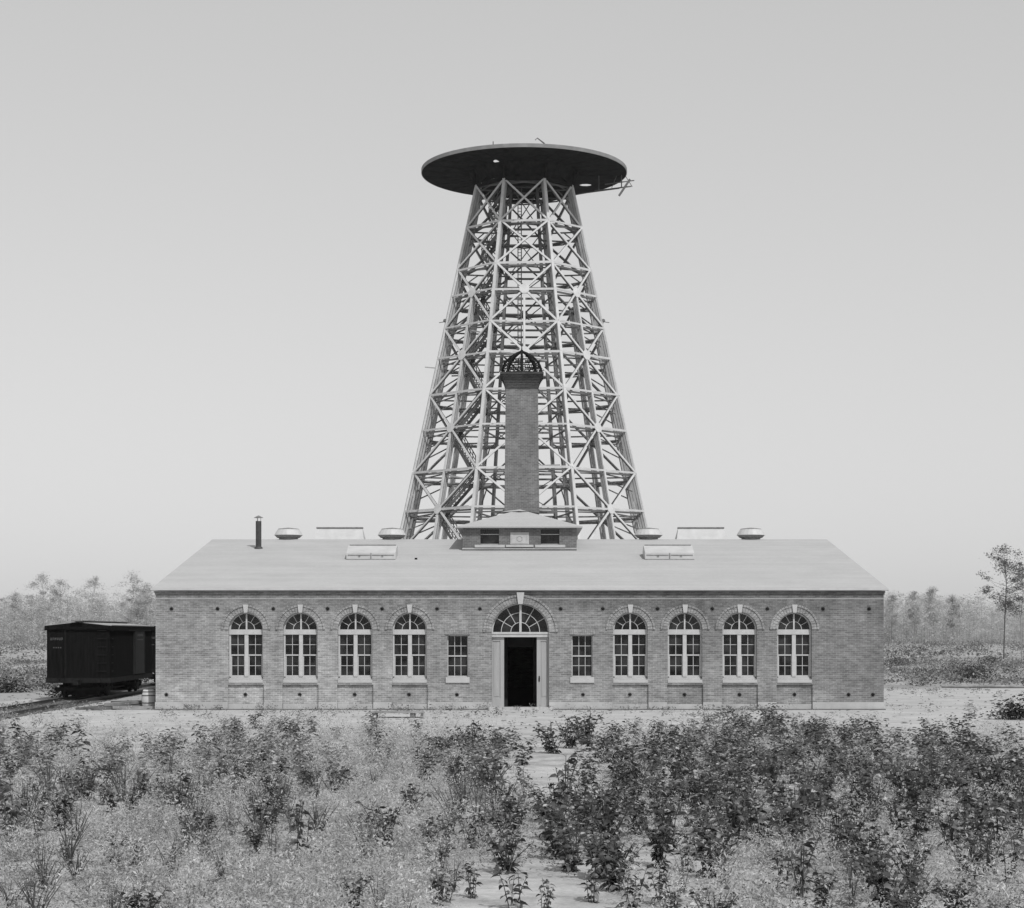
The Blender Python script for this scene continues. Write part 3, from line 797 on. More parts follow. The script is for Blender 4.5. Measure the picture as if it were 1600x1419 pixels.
for z in LV[:-1]:
    mb = MB(); dz = Vector((0, 0, -.45))
    for k in range(8):
        tgt = IP(z, (((k + 7) // 2) + 2) % 4) if False else None
        v = VP(z, k); q = min((IP(z, j) for j in range(4)), key=lambda p: (p - v).length)
        mb.beam(v + dz, q + dz, .10, .14)
        mb.beam(MP(z, k) + dz * .8, MP(z, k + 1) + dz * .8, .08, .13)  # dark ring ties stand in for shadow lines below the girts
        mid = MP(z, k); q2 = min((IP(z, j) for j in range(4)), key=lambda p: (p - mid).length)
        # knee struts under the level
        mb.beam(VP(z - 1.9, k, .55), VP(z, k).lerp(q, .42) + dz, .10, .12)
    mb.build('floor_tie', M['timber_dark'], tower)
# zigzag stair inside the left front face
def flight(p, q, name='stair_flight'):
    mb = MB(); p = Vector(p) - Vector((0, 0, .75)); q = Vector(q) - Vector((0, 0, .75)); d = q - p; hz = Vector((d.x, d.y, 0)).normalized(); sd_ = Vector((-hz.y, hz.x, 0))
    for s in (-.42, .42):
        mb.beam(p + sd_ * s, q + sd_ * s, .07, .30)
        mb.beam(p + sd_ * s + Vector((0, 0, 1.0)), q + sd_ * s + Vector((0, 0, 1.0)), .06, .09)
        mb.beam(p + sd_ * s + Vector((0, 0, .55)), q + sd_ * s + Vector((0, 0, .55)), .04, .06)
    n = max(4, int(abs(d.z) / .24))
    for i in range(n):
        c_ = p + d * ((i + .5) / n)
        mb.beam(c_ - sd_ * .41 + Vector((0, 0, .1)), c_ + sd_ * .41 + Vector((0, 0, .1)), .24, .035, hz)
        if i % 2 == 0:
            for s in (-.42, .42): mb.beam(c_ + sd_ * s, c_ + sd_ * s + Vector((0, 0, 1.0)), .06, .06)
    return mb.build(name, M['timber_dark'], tower)
fl = [l for l in LV]
kk = 4
for i in range(len(fl) - 1):
    zt, zb_ = fl[i], fl[i + 1]
    if i in (0, 1):
        zm = (zt + zb_) / 2
        flight(MP(zb_, kk, .95, 1.3), MP(zm, kk, .35, 1.3)); flight(MP(zm, kk, .35, 1.3), MP(zt, kk, .95, 1.3))
    elif i % 2 == 0:     # hub level below node: goes up to the right leg? node at even index
        flight(MP(zb_, kk, .42, 1.2), MP(zt, kk, .93, 1.2)) if i in (2, 4, 6, 8, 10) else None
    else:
        flight(MP(zb_, kk, .93, 1.2), MP(zt, kk, .42, 1.2))
    mb = MB(); c_ = MP(zt, kk, .93 if i % 2 == 0 or i < 2 else .42, 1.2)
    mb.box(c_.x - .7, c_.x + .7, c_.y - .6, c_.y + .6, c_.z - .08, c_.z); mb.build('stair_landing', M['timber_mid'], tower)
# centre ladder
mb = MB()
for s in (-.17, .17): mb.beam((-.45 + s, -1.2, 14), (-.45 + s, -1.2, 49.2), .07, .07)
for i in range(110): mb.beam((-.62, -1.2, 14.2 + i * .32), (-.28, -1.2, 14.2 + i * .32), .05, .05)
mb.build('ladder', M['timber_dark'], tower)
# head frame between the legs and the deck
mb = MB()
for k in range(8):
    mb.beam(VP(ZT, k), VP(ZT, k + 1), .25, .35); mb.beam(VP(ZT, k, -.2) , VP(ZT, k, -.2) + Vector((0, 0, 1.6)), .25, .25)
    a = R(22.5 + 45 * k)
    mb.beam((0, 0, ZT + .4), (5.7 * math.cos(a), 5.7 * math.sin(a), ZT + 1.3), .2, .4)
    mb.beam(VP(ZT, k), VP(ZT, k + 1) + Vector((0, 0, 1.5)), .12, .16); mb.beam(VP(ZT, k + 1), VP(ZT, k) + Vector((0, 0, 1.5)), .12, .16)
mb.lathe([(4.6, ZT + .15), (5.6, ZT + 1.58)], 32)
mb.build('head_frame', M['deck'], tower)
# the round deck: a slab pierced by two openings
DK, ZD = 10.35, 49.6
def ell(cx, cy, a, b, n, rev=False, rot=0):
    p = [(cx + a * math.cos(2 * math.pi * i / n), cy + b * math.sin(2 * math.pi * i / n)) for i in range(n)]
    return p[::-1] if rev else p
loops = [ell(0, 0, DK, DK, 96), ell(-2.75, -5.0, .32, .70, 9, True), ell(6.4, 4.6, .66, .58, 9, True)]
flat = [p for l in loops for p in l]; tris = tessellate_polygon([[Vector((x, y, 0)) for x, y in l] for l in loops])
mb = MB(); n = len(flat); vs = [(x, y, ZD) for x, y in flat] + [(x, y, ZD + .07) for x, y in flat]; fs = []
for t in tris:
    a, b, c = [flat[i] for i in t]; cr = (b[0] - a[0]) * (c[1] - a[1]) - (b[1] - a[1]) * (c[0] - a[0])
    t = tuple(t) if cr > 0 else tuple(t)[::-1]
    fs.append(t[::-1]); fs.append(tuple(i + n for i in t))
o_ = 0
for l in loops:
    m_ = len(l)
    for i in range(m_): fs.append((o_ + i, o_ + (i + 1) % m_, o_ + (i + 1) % m_ + n, o_ + i + n))
    o_ += m_
mb.add(vs, fs)
for k in range(24):          # joists on the underside
    a = R(15 * k + 5); c_, s_ = math.cos(a), math.sin(a)
    if k not in (1, 2, 3): mb.beam((5.7 * c_, 5.7 * s_, ZD - .012), (10.2 * c_, 10.2 * s_, ZD - .012), .12, .03)
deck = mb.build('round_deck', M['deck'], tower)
mb = MB(); nn = 96
for i in range(nn):
    a, b = 2 * math.pi * i / nn, 2 * math.pi * (i + 1) / nn; r0, r1 = DK + .003, DK + .07
    vs = [(r * math.cos(t), r * math.sin(t), z) for z in (ZD + .0, ZD + .36) for r, t in ((r0, a), (r1, a), (r1, b), (r0, b))]
    mb.add(vs, [(0, 3, 2, 1), (4, 5, 6, 7), (1, 2, 6, 5), (3, 0, 4, 7)])
mb.build('rim', M['rim'], deck)
mb = MB(); mb.tube([(2.45, -8.6, ZD + .1), (1.9, -8.6, ZD + .85), (1.25, -8.6, ZD + 1.35), (1.05, -8.6, ZD + 1.15)], [.09, .07, .05, .04], 6)
mb.tube([(2.3, -8.6, ZD + .1), (2.0, -8.6, ZD + .8)], .04, 5); mb.build('davit', M['timber_dark'], deck)
mb = MB(); mb.tube([(-3.0, -9.6, ZD + .1), (-3.0, -9.6, ZD + .75)], .05, 5); mb.build('pin', M['timber_dark'], deck)
# unfinished scaffold hanging from the right edge
mb = MB()
mb.beam((10.75, .3, ZD - .45), (9.65, .3, ZD - 2.1), .28, .2); mb.beam((7.2, 1.2, ZD - 1.4), (10.9, .3, ZD - 1.15), .07, .12)
mb.beam((8.2, .3, ZD - .95), (11.2, .3, ZD - .55), .06, .10); mb.beam((7.6, .6, ZD - 1.45), (7.6, .6, ZD), .08, .08)
mb.beam((9.9, .3, ZD - 1.3), (9.9, .3, ZD), .08, .08); mb.beam((5.6, 1.8, ZD - 1.55), (9.7, .5, ZD - 1.3), .07, .10)
mb.beam((10.3, .3, ZD - .1), (11.0, .3, ZD - 1.2), .06, .06); mb.beam((8.9, .3, ZD - 1.3), (9.4, .3, ZD - .1), .06, .06)
mb.build('hanging_scaffold', M['timber_dark'], deck)
z = zpix(490); r = RZ(z)
for s, nm in ((-1, 0), (1, 1)):
    mb = MB(); x0_ = s * (r * .924)
    mb.lathe([(.05, 0), (.18, .08), (.18, .28), (.05, .36)], 8, (x0_ + s * .15, -r * .383, z - .1)); mb.tube([(x0_, -r * .383, z), (x0_ + s * .75, -r * .383, z - .12)], .04, 5)
    mb.build('lamp_arm', M['timber_dark'], tower)
z = zpix(563); r = RZ(z)
mb = MB(); mb.beam((-r * .924 + .3, -r * .383, z - .05), (-r * .924 - 1.15, -r * .383, z + .08), .08, .1); mb.build('outrigger', M['timber_mid'], tower)

# ------------------------------------------------------------------ boxcars and track
def make_boxcar():
    # local: near end at y=0, long axis +y, centre x=0, rail top z=.16
    o = empty('boxcar')
    W_, L_, zf, zw = 1.38, 10.6, 1.03, 3.34
    mb = MB(); mb.box(-W_, W_, 0, L_, zf, zw)
    mb.prism_xz([(-W_, zw + .001), (W_, zw + .001), (0, zw + .13)], .0, L_)
    for i in range(18): x = -W_ + .04 + i * (2 * W_ - .08) / 17; mb.box(x - .008, x + .008, -.012, -.001, zf + .1, zw - .02)
    for i in range(60): y = .1 + i * (L_ - .2) / 59; mb.box(W_ + .001, W_ + .010, y - .008, y + .008, zf + .1, zw - .1)
    body = mb.build('body', M['car'], o)
    mb = MB(); mb.box(-W_ - .03, W_ + .03, -.04, L_ + .04, zf - .22, zf - .001); mb.box(-.12, .12, -.55, 0, zf - .3, zf - .08)
    for s in (-1, 1): mb.box(s * .9 - .1, s * .9 + .1, -.18, -.041, zf - .2, zf - .04)
    for s in (-1, 1): mb.beam((s * .6, 2.4, zf - .55), (s * .6, L_ - 2.4, zf - .55), .06, .06); mb.beam((s * .6, .6, zf - .2), (s * .6, 2.4, zf - .55), .05, .05); mb.beam((s * .6, L_ - .6, zf - .2), (s * .6, L_ - 2.4, zf - .55), .05, .05)
    mb.build('underframe', M['iron'], o)
    mb = MB()
    for s in (-1, 1):
        t = (Vector((0, 0, zw + .25)), Vector((s * (W_ + .10), 0, zw + .02)))
        mb.beam((s * (W_ + .10) / 2, -.08, zw + .09), (s * (W_ + .10) / 2, L_ + .08, zw + .09), 1.495, .04, (s * 1.49, 0, -.13))
    mb.build('roof', M['car_roof'], o)
    mb = MB(); mb.box(-W_ - .08, W_ + .08, -.10, -.082, zw - .16, zw + .0)
    mb.prism_xz([(-W_ - .08, zw + .002), (W_ + .08, zw + .002), (0, zw + .16)], -.10, -.082)
    for s in (-1, 1): xa, xb = sorted((s * (W_ + .02), s * (W_ + .09))); mb.box(xa, xb, -.08, L_ + .08, zw - .20, zw - .02)
    mb.build('fascia', M['car'], o)
    mb = MB(); mb.box(-.27, .27, -.28, L_ + .1, zw + .20, zw + .24)
    for i in range(6): mb.box(-.2, .2, i * 2.0 + .3, i * 2.0 + .42, zw + .1, zw + .199)
    mb.build('running_board', M['timber_dark'], o)
    mb = MB(); mb.box(W_ + .011, W_ + .07, 5.6, 8.3, zf + .05, zw - .22)
    d = mb.build('door', M['car_door'], o)
    mb = MB(); mb.box(W_ + .012, W_ + .10, 4.0, 9.8, zw - .21, zw - .16); mb.box(W_ + .071, W_ + .085, 5.6, 5.72, zf + .05, zw - .23); mb.box(W_ + .071, W_ + .085, 8.18, 8.3, zf + .05, zw - .23)
    mb.build('door_track', M['iron'], d)
    # ladder irons on the end and side
    mb = MB()
    for i in range(6):
        z = zf + .3 + i * .36
        mb = MB(); mb.beam((.85, -.05, z), (1.25, -.05, z), .03, .03); mb.build('grab_iron', M['iron'], o)
        mb = MB(); mb.beam((W_ + .05, .2, z), (W_ + .05, .6, z), .03, .03); mb.build('grab_iron', M['iron'], o)
    mb = MB()
    mb.beam((-.55, -.14, zf), (-.55, -.14, zw - .2), .035, .035)
    mb.build('brake_staff', M['iron'], o)
    # worn lettering, only bars and strokes can be made out
    mb = MB()
    for i in range(6):
        x = -1.22 + i * .095
        mb.box(x, x + .022, -.016, -.013, 2.70, 2.82); mb.box(x + .023, x + .065, -.016, -.013, 2.70 + (i * 7 % 4) * .033, 2.722 + (i * 7 % 4) * .033); mb.box(x + .045, x + .066, -.0162, -.0132, 2.725, 2.82)
    for i in range(4): mb.box(-1.1 + i * .1, -1.04 + i * .1, -.016, -.013, 2.35, 2.40)
    mb.box(W_ + .088, W_ + .092, 6.2, 7.7, zw - .66, zw - .61)
    for i in range(7): mb.box(W_ + .088, W_ + .092, 6.25 + i * .2, 6.38 + i * .2, zw - .48 + .02 * (i % 2), zw - .36)
    mb.build('lettering', M['lettering'], body)
    for yc in (1.7, L_ - 1.7):
        mb = MB()
        for s in (-1, 1):
            mb.box(s * .93 - .06, s * .93 + .06, yc - 1.05, yc + 1.05, .50, .62); mb.beam((s * .93, yc - .85, .56), (s * .93, yc - .25, .30), .08, .08); mb.beam((s * .93, yc + .85, .56), (s * .93, yc + .25, .30), .08, .08)
            mb.box(s * .93 - .07, s * .93 + .07, yc - .3, yc + .3, .26, .78)
            for q in (-.75, .75): mb.box(s * .93 - .08, s * .93 + .08, yc + q - .13, yc + q + .13, .42, .72)
        mb.box(-1.0, 1.0, yc - .2, yc + .2, .62, .80); mb.box(-1.15, 1.15, yc - 1.25, yc - 1.17, .45, .6)
        mb.box(-.9, .9, yc - .95, yc - .85, .25, .5); mb.box(-.9, .9, yc + .85, yc + .95, .25, .5); mb.box(-.5, .5, yc - 1.1, yc + 1.1, .62, .8)
        tr = mb.build('truck', M['iron'], o)
        for q in (-.75, .75):
            mb = MB()
            for s in (-1, 1):
                rings = []
                for xx, rr in ((.69, .44), (.72, .42), (.80, .42), (.80, .34), (.76, .32), (.76, .12), (.86, .1)):
                    rings.append((s * xx, rr))
                nseg = 20; vs = []; fs = []
                for xx, rr in rings:
                    for a_ in range(nseg): vs.append((xx, yc + q + rr * math.cos(a_ * 2 * math.pi / nseg), .58 + rr * math.sin(a_ * 2 * math.pi / nseg)))
                for r_ in range(len(rings) - 1):
                    for a_ in range(nseg): b_ = (a_ + 1) % nseg; fs.append((r_ * nseg + a_, r_ * nseg + b_, (r_ + 1) * nseg + b_, (r_ + 1) * nseg + a_))
                fs.append(tuple(range(nseg))); fs.append(tuple((len(rings) - 1) * nseg + a_ for a_ in range(nseg)))
                mb.add(vs, fs)
            mb.tube([(-.86, yc + q, .58), (.86, yc + q, .58)], .06, 8)
            mb.build('wheel_set', M['iron'], tr)
    return o
TRK = Vector((-19.55, 9.0, 0)); rotT = R(1.4)
car1 = make_boxcar(); car1.location = TRK; car1.rotation_euler.z = rotT
tag(car1, 'dark wooden boxcar standing in front, its whole end wall in view', 'boxcar', 'boxcars on the siding')
car2 = copy_tree(car1); dv = Vector((-math.sin(rotT), math.cos(rotT), 0)); car2.location = TRK + dv * 21.5; car2.location.x += .35
tag(car2, 'dark boxcar farther back, mostly hidden by the brick corner and nearer boxcar', 'boxcar', 'boxcars on the siding')
def track():
    o = empty('railway_track', (TRK.x, TRK.y, 0), 'siding of two rusty rails on sleepers half buried in sand under the boxcars', 'railway track')
    o.rotation_euler.z = rotT
    for s in (-1, 1):
        mb = MB(); mb.box(s * .75 - .035, s * .75 + .035, -34, 60, .15, .165); mb.box(s * .75 - .012, s * .75 + .012, -34, 60, .07, .149); mb.box(s * .75 - .06, s * .75 + .06, -34, 60, .045, .069)
        mb.build('rail', M['rail'], o)
    sl = None
    for i in range(95):
        y = -34 + i * .66 + random.uniform(-.06, .06)
        if y > 28.5: continue
        if sl is None:
            mb = MB(); mb.box(-1.2, 1.2, -.11, .11, -.10, .042); s = sl = mb.build('sleeper', M['sleeper'], o)
        else: s = sl.copy(); C.objects.link(s); s.parent = o
        s.location = (random.uniform(-.08, .08), y, random.uniform(-.03, 0)); s.rotation_euler.z = random.uniform(-.05, .05)
track()

# barrels by the corner and planks on the ground
def barrel(x, y, s, label, mat, z0=0.0):
    o = empty('barrel', (x, y, z0), label, 'barrel', 'barrels at the left corner of the laboratory')
    mb = MB(); mb.lathe([(.20 * s, 0), (.245 * s, .18 * s), (.265 * s, .36 * s), (.245 * s, .54 * s), (.20 * s, .72 * s), (.185 * s, .72 * s), (.18 * s, .69 * s)], 18); mb.build('staves', mat, o, True)
    mb = MB()
    for z in (.08, .22, .50, .64):
        r = (.20 + .065 * math.sin(math.pi * z / .72)) * s + .008
        mb.lathe([(r, z * s - .018), (r + .004, z * s), (r, z * s + .018)], 18)
    mb.build('hoops', M['rail'], o)
barrel(-14.85, 1.2, 1.05, 'pale upright barrel at the left brick corner, nearer of two', M['timber'])
barrel(-14.95, 2.6, 1.15, 'grey upright barrel behind the pale barrel at the left corner', M['plank'])
pl = None
specs = [(-16.3, 2.0, .02, 4.6, 38), (-15.5, 1.2, .02, 4.2, 46), (-15.9, 3.2, .03, 4.4, 33), (-15.7, 2.0, .15, 3.8, 28), (-15.1, .35, .02, 2.0, 80), (-15.4, 3.2, .15, 3.2, 52)]
words = ['long loose plank at the left of the timber heap beside the brick corner', 'loose plank nearest the camera in the heap left of the barrels', 'loose plank at the back of the heap beside the siding',
         'plank lying across the others left of the barrels', 'short thick plank against the foot of the left brick corner', 'plank resting crosswise at the back of the timber heap']
for (x, y, z, l, a), wd in zip(specs, words):
    mb = MB(); mb.box(-l / 2, l / 2, -.13, .13, 0, .11); p = mb.build('loose_plank', M['sleeper'] if random.random() < .6 else M['plank'], None)
    p.location = (x, y, z); p.rotation_euler = (0, R(random.uniform(-1.5, 1.5)), R(-a + 100)); tag(p, wd, 'plank', 'loose planks beside the left corner')
# low plank staging in front of the wall
x0_, y0_ = px2ground(621, 1121)
o = empty('plank_staging', (x0_, y0_, 0), 'low staging of dark planks on blocks lying in front of the left windows', 'staging')
mb = MB()
for i in range(4): mb.box(-1.0 + .05 * i, 1.0 - .03 * i, -.42 + i * .21, -.24 + i * .21, .17, .21)
mb.build('plank', M['plank'], o)
mb = MB()
for xx in (-.8, .55): mb.box(xx - .08, xx + .08, -.38, .36, 0, .168)
mb.box(.88, .97, -.9, -.80, 0, .2); mb.build('block', M['timber_dark'], o)
# fallen log and rail on the far right
x1_, y1_ = px2ground(1545, 1075)
mb = MB(); mb.tube([(-2.6, 0, .06), (-1.2, .08, .08), (0, .1, .09), (1.4, 0, .07), (2.8, -.05, .05)], [.05, .085, .09, .07, .04], 8); lg = mb.build('log', M['plank'], None, True); lg.location = (x1_, y1_, 0)
tag(lg, 'long pale log lying at the far edge of the sand right of the building', 'log')

# ------------------------------------------------------------------ vegetation
def stems_leaves(nst, h, spread, leaf_len, per, wd=.42, lod=1, seed=0, droop=.35):
    mbs = MB(); P, D, L = [], [], []
    for s in range(nst):
        a = random.uniform(0, 6.283); ln = h * random.uniform(.65, 1.05); lean = random.uniform(.1, 1.0) * spread
        p0 = Vector((random.uniform(-.08, .08), random.uniform(-.08, .08), -.05)); p1 = Vector((math.cos(a) * lean, math.sin(a) * lean, ln)); pm = p0.lerp(p1, .5) + Vector((0, 0, ln * .12))
        mbs.tube([p0, pm, p1], [.011, .008, .004], 4, cap=False)
        n = int(per * ln)
        for i in range(n):
            t = .04 + .96 * (i + random.random() * .5) / n
            q = p0.lerp(pm, t * 2) if t < .5 else pm.lerp(p1, t * 2 - 1)
            b = i * 2.4 + random.uniform(-.5, .5)
            elev = random.uniform(-.15, .55) + (t - .5) * .5
            P.append(q); D.append((math.cos(b) * math.cos(elev), math.sin(b) * math.cos(elev), math.sin(elev))); L.append(leaf_len * random.uniform(.65, 1.15) * (1.1 - .35 * t))
    P = np.array(P); D = np.array(D); L = np.array(L)
    return mbs, leaves(P, D, L, L * wd, droop, lod)
VAR = []      # (stem mesh, leaf mesh, leafdata far)
for i in range(7):
    if i < 5: args = dict(nst=random.randint(10, 14), h=random.uniform(.50, .72), spread=.46, leaf_len=.15, per=26, wd=.52)
    else: args = dict(nst=5, h=.72, spread=.30, leaf_len=.21, per=18, wd=.42, droop=.5)
    st, lf = stems_leaves(**args)
    so = st.build('stem', M['bark']); me_s = so.data; bpy.data.objects.remove(so)
    st2, lf2 = stems_leaves(**{**args, 'lod': 0, 'per': args['per'] * .85, 'leaf_len': args['leaf_len'] * 1.05})
    VAR.append((me_s, np_mesh('foliage', *lf, M['leaf_dark']), lf2))
VAR_MID = [np_mesh('foliage', *stems_leaves(nst=8, h=.5, spread=.42, leaf_len=.14, per=24, wd=.36)[1], M['leaf_mid']) for _ in range(3)]

rows_y = [1100, 1135, 1160, 1190, 1230, 1270, 1310, 1350, 1390, 1440, 1600, 2000]
LEAFY = np.array([
 [0,0,0,0,0,0,0,0, 0,0,0,0,0,0,0,1],
 [1,0,1,3,3,1,1,1, 0,1,3,4,5,2,1,1],
 [6,3,4,8,6,2,2,7, 0,6,7,8,8,8,6,4],
 [9,5,5,8,7,3,2,6, 0,8,9,9,9,9,9,8],
 [9,5,7,8,7,3,2,7, 3,9,9,9,9,8,8,8],
 [6,4,5,8,7,3,3,8, 9,9,9,9,8,6,6,7],
 [4,3,5,4,3,3,4,7, 8,9,8,7,6,7,8,7],
 [4,5,6,3,3,4,4,1, 2,4,4,5,8,8,8,8],
 [5,6,5,2,2,3,6,1, 1,2,3,4,7,9,8,9],
 [3,4,3,2,2,3,5,3, 3,5,4,4,6,7,7,7],
 [3,4,3,2,2,3,4,4, 4,4,4,4,6,7,7,7],
 [3,3,3,3,3,3,3,3, 3,4,4,4,5,5,5,5]], float) / 9
PALE = np.array([
 [1,0,0,0,0,0,0,0, 0,0,0,0,0,0,0,0],
 [2,1,1,2,2,2,2,1, 0,1,1,2,2,1,0,1],
 [3,3,3,4,4,4,4,3, 0,2,2,3,2,2,2,2],
 [4,5,5,5,6,6,6,3, 0,2,3,3,3,4,4,3],
 [6,6,6,6,7,7,7,5, 1,2,3,3,4,5,5,4],
 [7,7,7,7,8,8,8,6, 2,2,3,4,6,6,6,5],
 [8,8,8,8,8,8,8,6, 2,2,4,6,6,6,5,6],
 [8,8,8,9,9,8,8,2, 0,1,4,7,7,5,5,6],
 [8,8,8,9,9,9,7,1, 0,0,5,8,8,5,5,6],
 [9,9,9,9,9,9,7,1, 0,1,7,8,8,6,6,7],
 [9,9,9,9,9,9,8,6, 4,5,8,8,8,6,6,7],
 [6]*16], float) / 9
def lookup(G, x, y):
    px = 812 + x * F / (y + CAM_D); py = 990 + F * (CAM_H - .30) / (y + CAM_D)
    u = np.clip(px / 100 - .5, 0, 15); v = np.interp(py, rows_y, np.arange(len(rows_y)))
    i = np.floor(u).astype(int); j = np.floor(v).astype(int); i2 = np.minimum(i + 1, 15); j2 = np.minimum(j + 1, len(rows_y) - 1)
    fu, fv = u - i, v - j
    return (G[j, i] * (1 - fu) + G[j, i2] * fu) * (1 - fv) + (G[j2, i] * (1 - fu) + G[j2, i2] * fu) * fv
def vnoise(x, y, s, seed):
    r = np.random.default_rng(seed); g = r.random((64, 64))
    u, v = x / s + 400, y / s + 400; i, j = np.floor(u).astype(int), np.floor(v).astype(int); fu, fv = u - i, v - j
    fu = fu * fu * (3 - 2 * fu); fv = fv * fv * (3 - 2 * fv)
    return (g[j % 64, i % 64] * (1 - fu) + g[j % 64, (i + 1) % 64] * fu) * (1 - fv) + (g[(j + 1) % 64, i % 64] * (1 - fu) + g[(j + 1) % 64, (i + 1) % 64] * fu) * fv
def scatter(n, y0, y1, margin=3.0):
    d = np.sqrt(rng.uniform((y0 + CAM_D) ** 2, (y1 + CAM_D) ** 2, n))
    # width of the wedge grows with distance
    u = rng.uniform(-1, 1, n); x = u * (d * .284 + margin)
    return x, d - CAM_D

# leafy shrubs
x, y = scatter(5200, -54.5, -4.5)
g = lookup(LEAFY, x, y); nz = vnoise(x, y, 1.5, 3) * .6 + vnoise(x, y, .7, 5) * .4
keep = (g > 0.02) & (rng.random(len(x)) < np.clip(g * 1.25 * (0.25 + 1.3 * nz), 0, 1) * np.clip(.25 + g, 0, 1))
keep &= (nz + g * .55 > .62)
x, y, g = x[keep], y[keep], g[keep]
# thin to a minimum spacing
order = np.argsort(y); sel = []; cell = {}
for i in order:
    sp_ = .42 + .22 * rng.random(); kx, ky = int(x[i] // .45), int(y[i] // .45); ok = True
    for a in (-1, 0, 1):
        for b in (-1, 0, 1):
            for j in cell.get((kx + a, ky + b), ()):
                if (x[i] - x[j]) ** 2 + (y[i] - y[j]) ** 2 < sp_ ** 2: ok = False
    if ok: sel.append(i); cell.setdefault((kx, ky), []).append(i)
x, y = x[sel], y[sel]
depth = y + CAM_D
inview = (np.abs(x) < depth * .28)
SX_, SY_ = x, y; SCELL = {}
for j in range(len(x)): SCELL.setdefault((int(x[j] // .45), int(y[j] // .45)), []).append(j)
rank = np.argsort(np.where(inview, depth, 1e3 + depth))
NEAR = 285
print('shrubs', len(x))
far_parts = []
for r_, i in enumerate(rank):
    px, py = ground2px(x[i], y[i])
    left = px < 760
    paleish = (left and random.random() < (.45 if py < 1250 else .7)) or random.random() < .10
    s = random.uniform(.62, 1.15) * (1.0 if not left else .9)
    if depth[i] < 24: s *= .85
    if r_ < NEAR and inview[i]:
        t = empty('leafy_shrub', (x[i], y[i], 0))
        t.rotation_euler.z = random.uniform(0, 6.28); t.scale = (s, s, s * random.uniform(.9, 1.15))
        t['category'] = 'shrub'
        vi = random.randrange(7)
        if paleish: me_f = random.choice(VAR_MID)
        else: me_f = VAR[vi][1]
        side_ = 'left' if px < 700 else ('middle' if px < 1060 else 'right')
        tone = 'pale grey leaved' if paleish else 'dark broad leaved'
        t['label'] = {'left': tone + ' shrub among the pale weeds left of the sandy path',
                      'middle': tone + ' shrub round the bare sand in line with the doorway',
                      'right': tone + ' shrub in the thicket filling the right foreground'}[side_]
        t['group'] = t['label'].replace(' shrub ', ' shrubs ')
        for nm, me in (('stem', VAR[vi][0]), ('foliage', me_f)):
            c_ = bpy.data.objects.new(nm, me); C.objects.link(c_); c_.parent = t
    else:
        V, nn_, FI = random.choice(VAR)[2]
        a = random.uniform(0, 6.28); ca, sa = math.cos(a), math.sin(a)
        V2 = np.stack([(V[:, 0] * ca - V[:, 1] * sa) * s + x[i], (V[:, 0] * sa + V[:, 1] * ca) * s + y[i], V[:, 2] * s], 1)
        far_parts.append((V2, nn_, FI, paleish))
for pale_, nm, mat, lab_ in ((False, 'shrub_thicket', 'leaf_dark', 'dark leafy thicket spreading in front of the brick wall'), (True, 'pale_undergrowth', 'leaf_mid', 'greyish leafy undergrowth left of the sandy path')):
    pp = [(a, b, c_) for a, b, c_, k_ in far_parts if k_ == pale_]
    if pp:
        me = np_mesh(nm, *merge(pp), M[mat]); o = bpy.data.objects.new(nm, me); C.objects.link(o); tag(o, lab_, 'undergrowth', kind='stuff')

# pale feathery weeds and grass
def weeds(name, n, G, hlo, hhi, mat, label, seed, y0=-55, y1=-5, thr=.48, blades=14, bw_=.018):
    x, y = scatter(n, y0, y1, 2.0)
    g = lookup(G, x, y); nz = vnoise(x, y, 1.1, seed) * .6 + vnoise(x, y, .45, seed + 1) * .4
    k = (nz + g * .5 > thr + .2) & (rng.random(len(x)) < g * 1.1); x, y, nz = x[k], y[k], nz[k]
    k = np.array([not any((x[i] - SX_[j]) ** 2 + (y[i] - SY_[j]) ** 2 < .30 ** 2 for a in (-1, 0, 1) for b in (-1, 0, 1) for j in SCELL.get((int(x[i] // .45) + a, int(y[i] // .45) + b), ())) for i in range(len(x))])
    x, y, nz = x[k], y[k], nz[k]
    n = len(x); h = rng.uniform(hlo, hhi, n) * np.clip(.30 + 2.0 * (nz - .32), .3, 1.6)
    # each plant is a plume of tiny leaves on a few upright stalks
    B = blades; H = np.repeat(h, B); z = rng.uniform(0, 1, n * B) ** .7
    sx = np.repeat(rng.normal(0, .10, n), B); sy = np.repeat(rng.normal(0, .10, n), B)
    k_ = rng.integers(0, 4, n * B); ax = np.array([-.07, .07, -.03, .05])[k_]; ay = np.array([.05, .03, -.06, -.04])[k_]
    wob = .016 + .040 * np.sin(np.pi * np.clip(z, 0, 1)) ; X = np.repeat(x, B) + ax + sx * z + rng.normal(0, 1, n * B) * wob; Y = np.repeat(y, B) + ay + sy * z + rng.normal(0, 1, n * B) * wob
    P = np.stack([X, Y, z * H * np.array([1, .85, .7, .92])[k_] - .02], 1)
    D = rand_dir(n * B, .1, .95)
    L = rng.uniform(.03, .085, n * B) * (.7 + .5 * H)
    me = np_mesh(name, *leaves(P, D, L, bw_ * rng.uniform(.6, 1.5, n * B), .12, 0), M[mat])
    o = bpy.data.objects.new(name, me); C.objects.link(o); tag(o, label, 'weeds', kind='stuff'); print(name, n * B)
weeds('pale_weeds', 30000, PALE, .24, .72, 'weed', 'pale feathery weeds covering the foreground', 21, blades=64, bw_=.017)
weeds('grey_weeds', 14000, PALE * .5 + LEAFY * .5, .2, .5, 'weed_dark', 'grey green low weeds between the shrubs', 31, blades=40, bw_=.020)

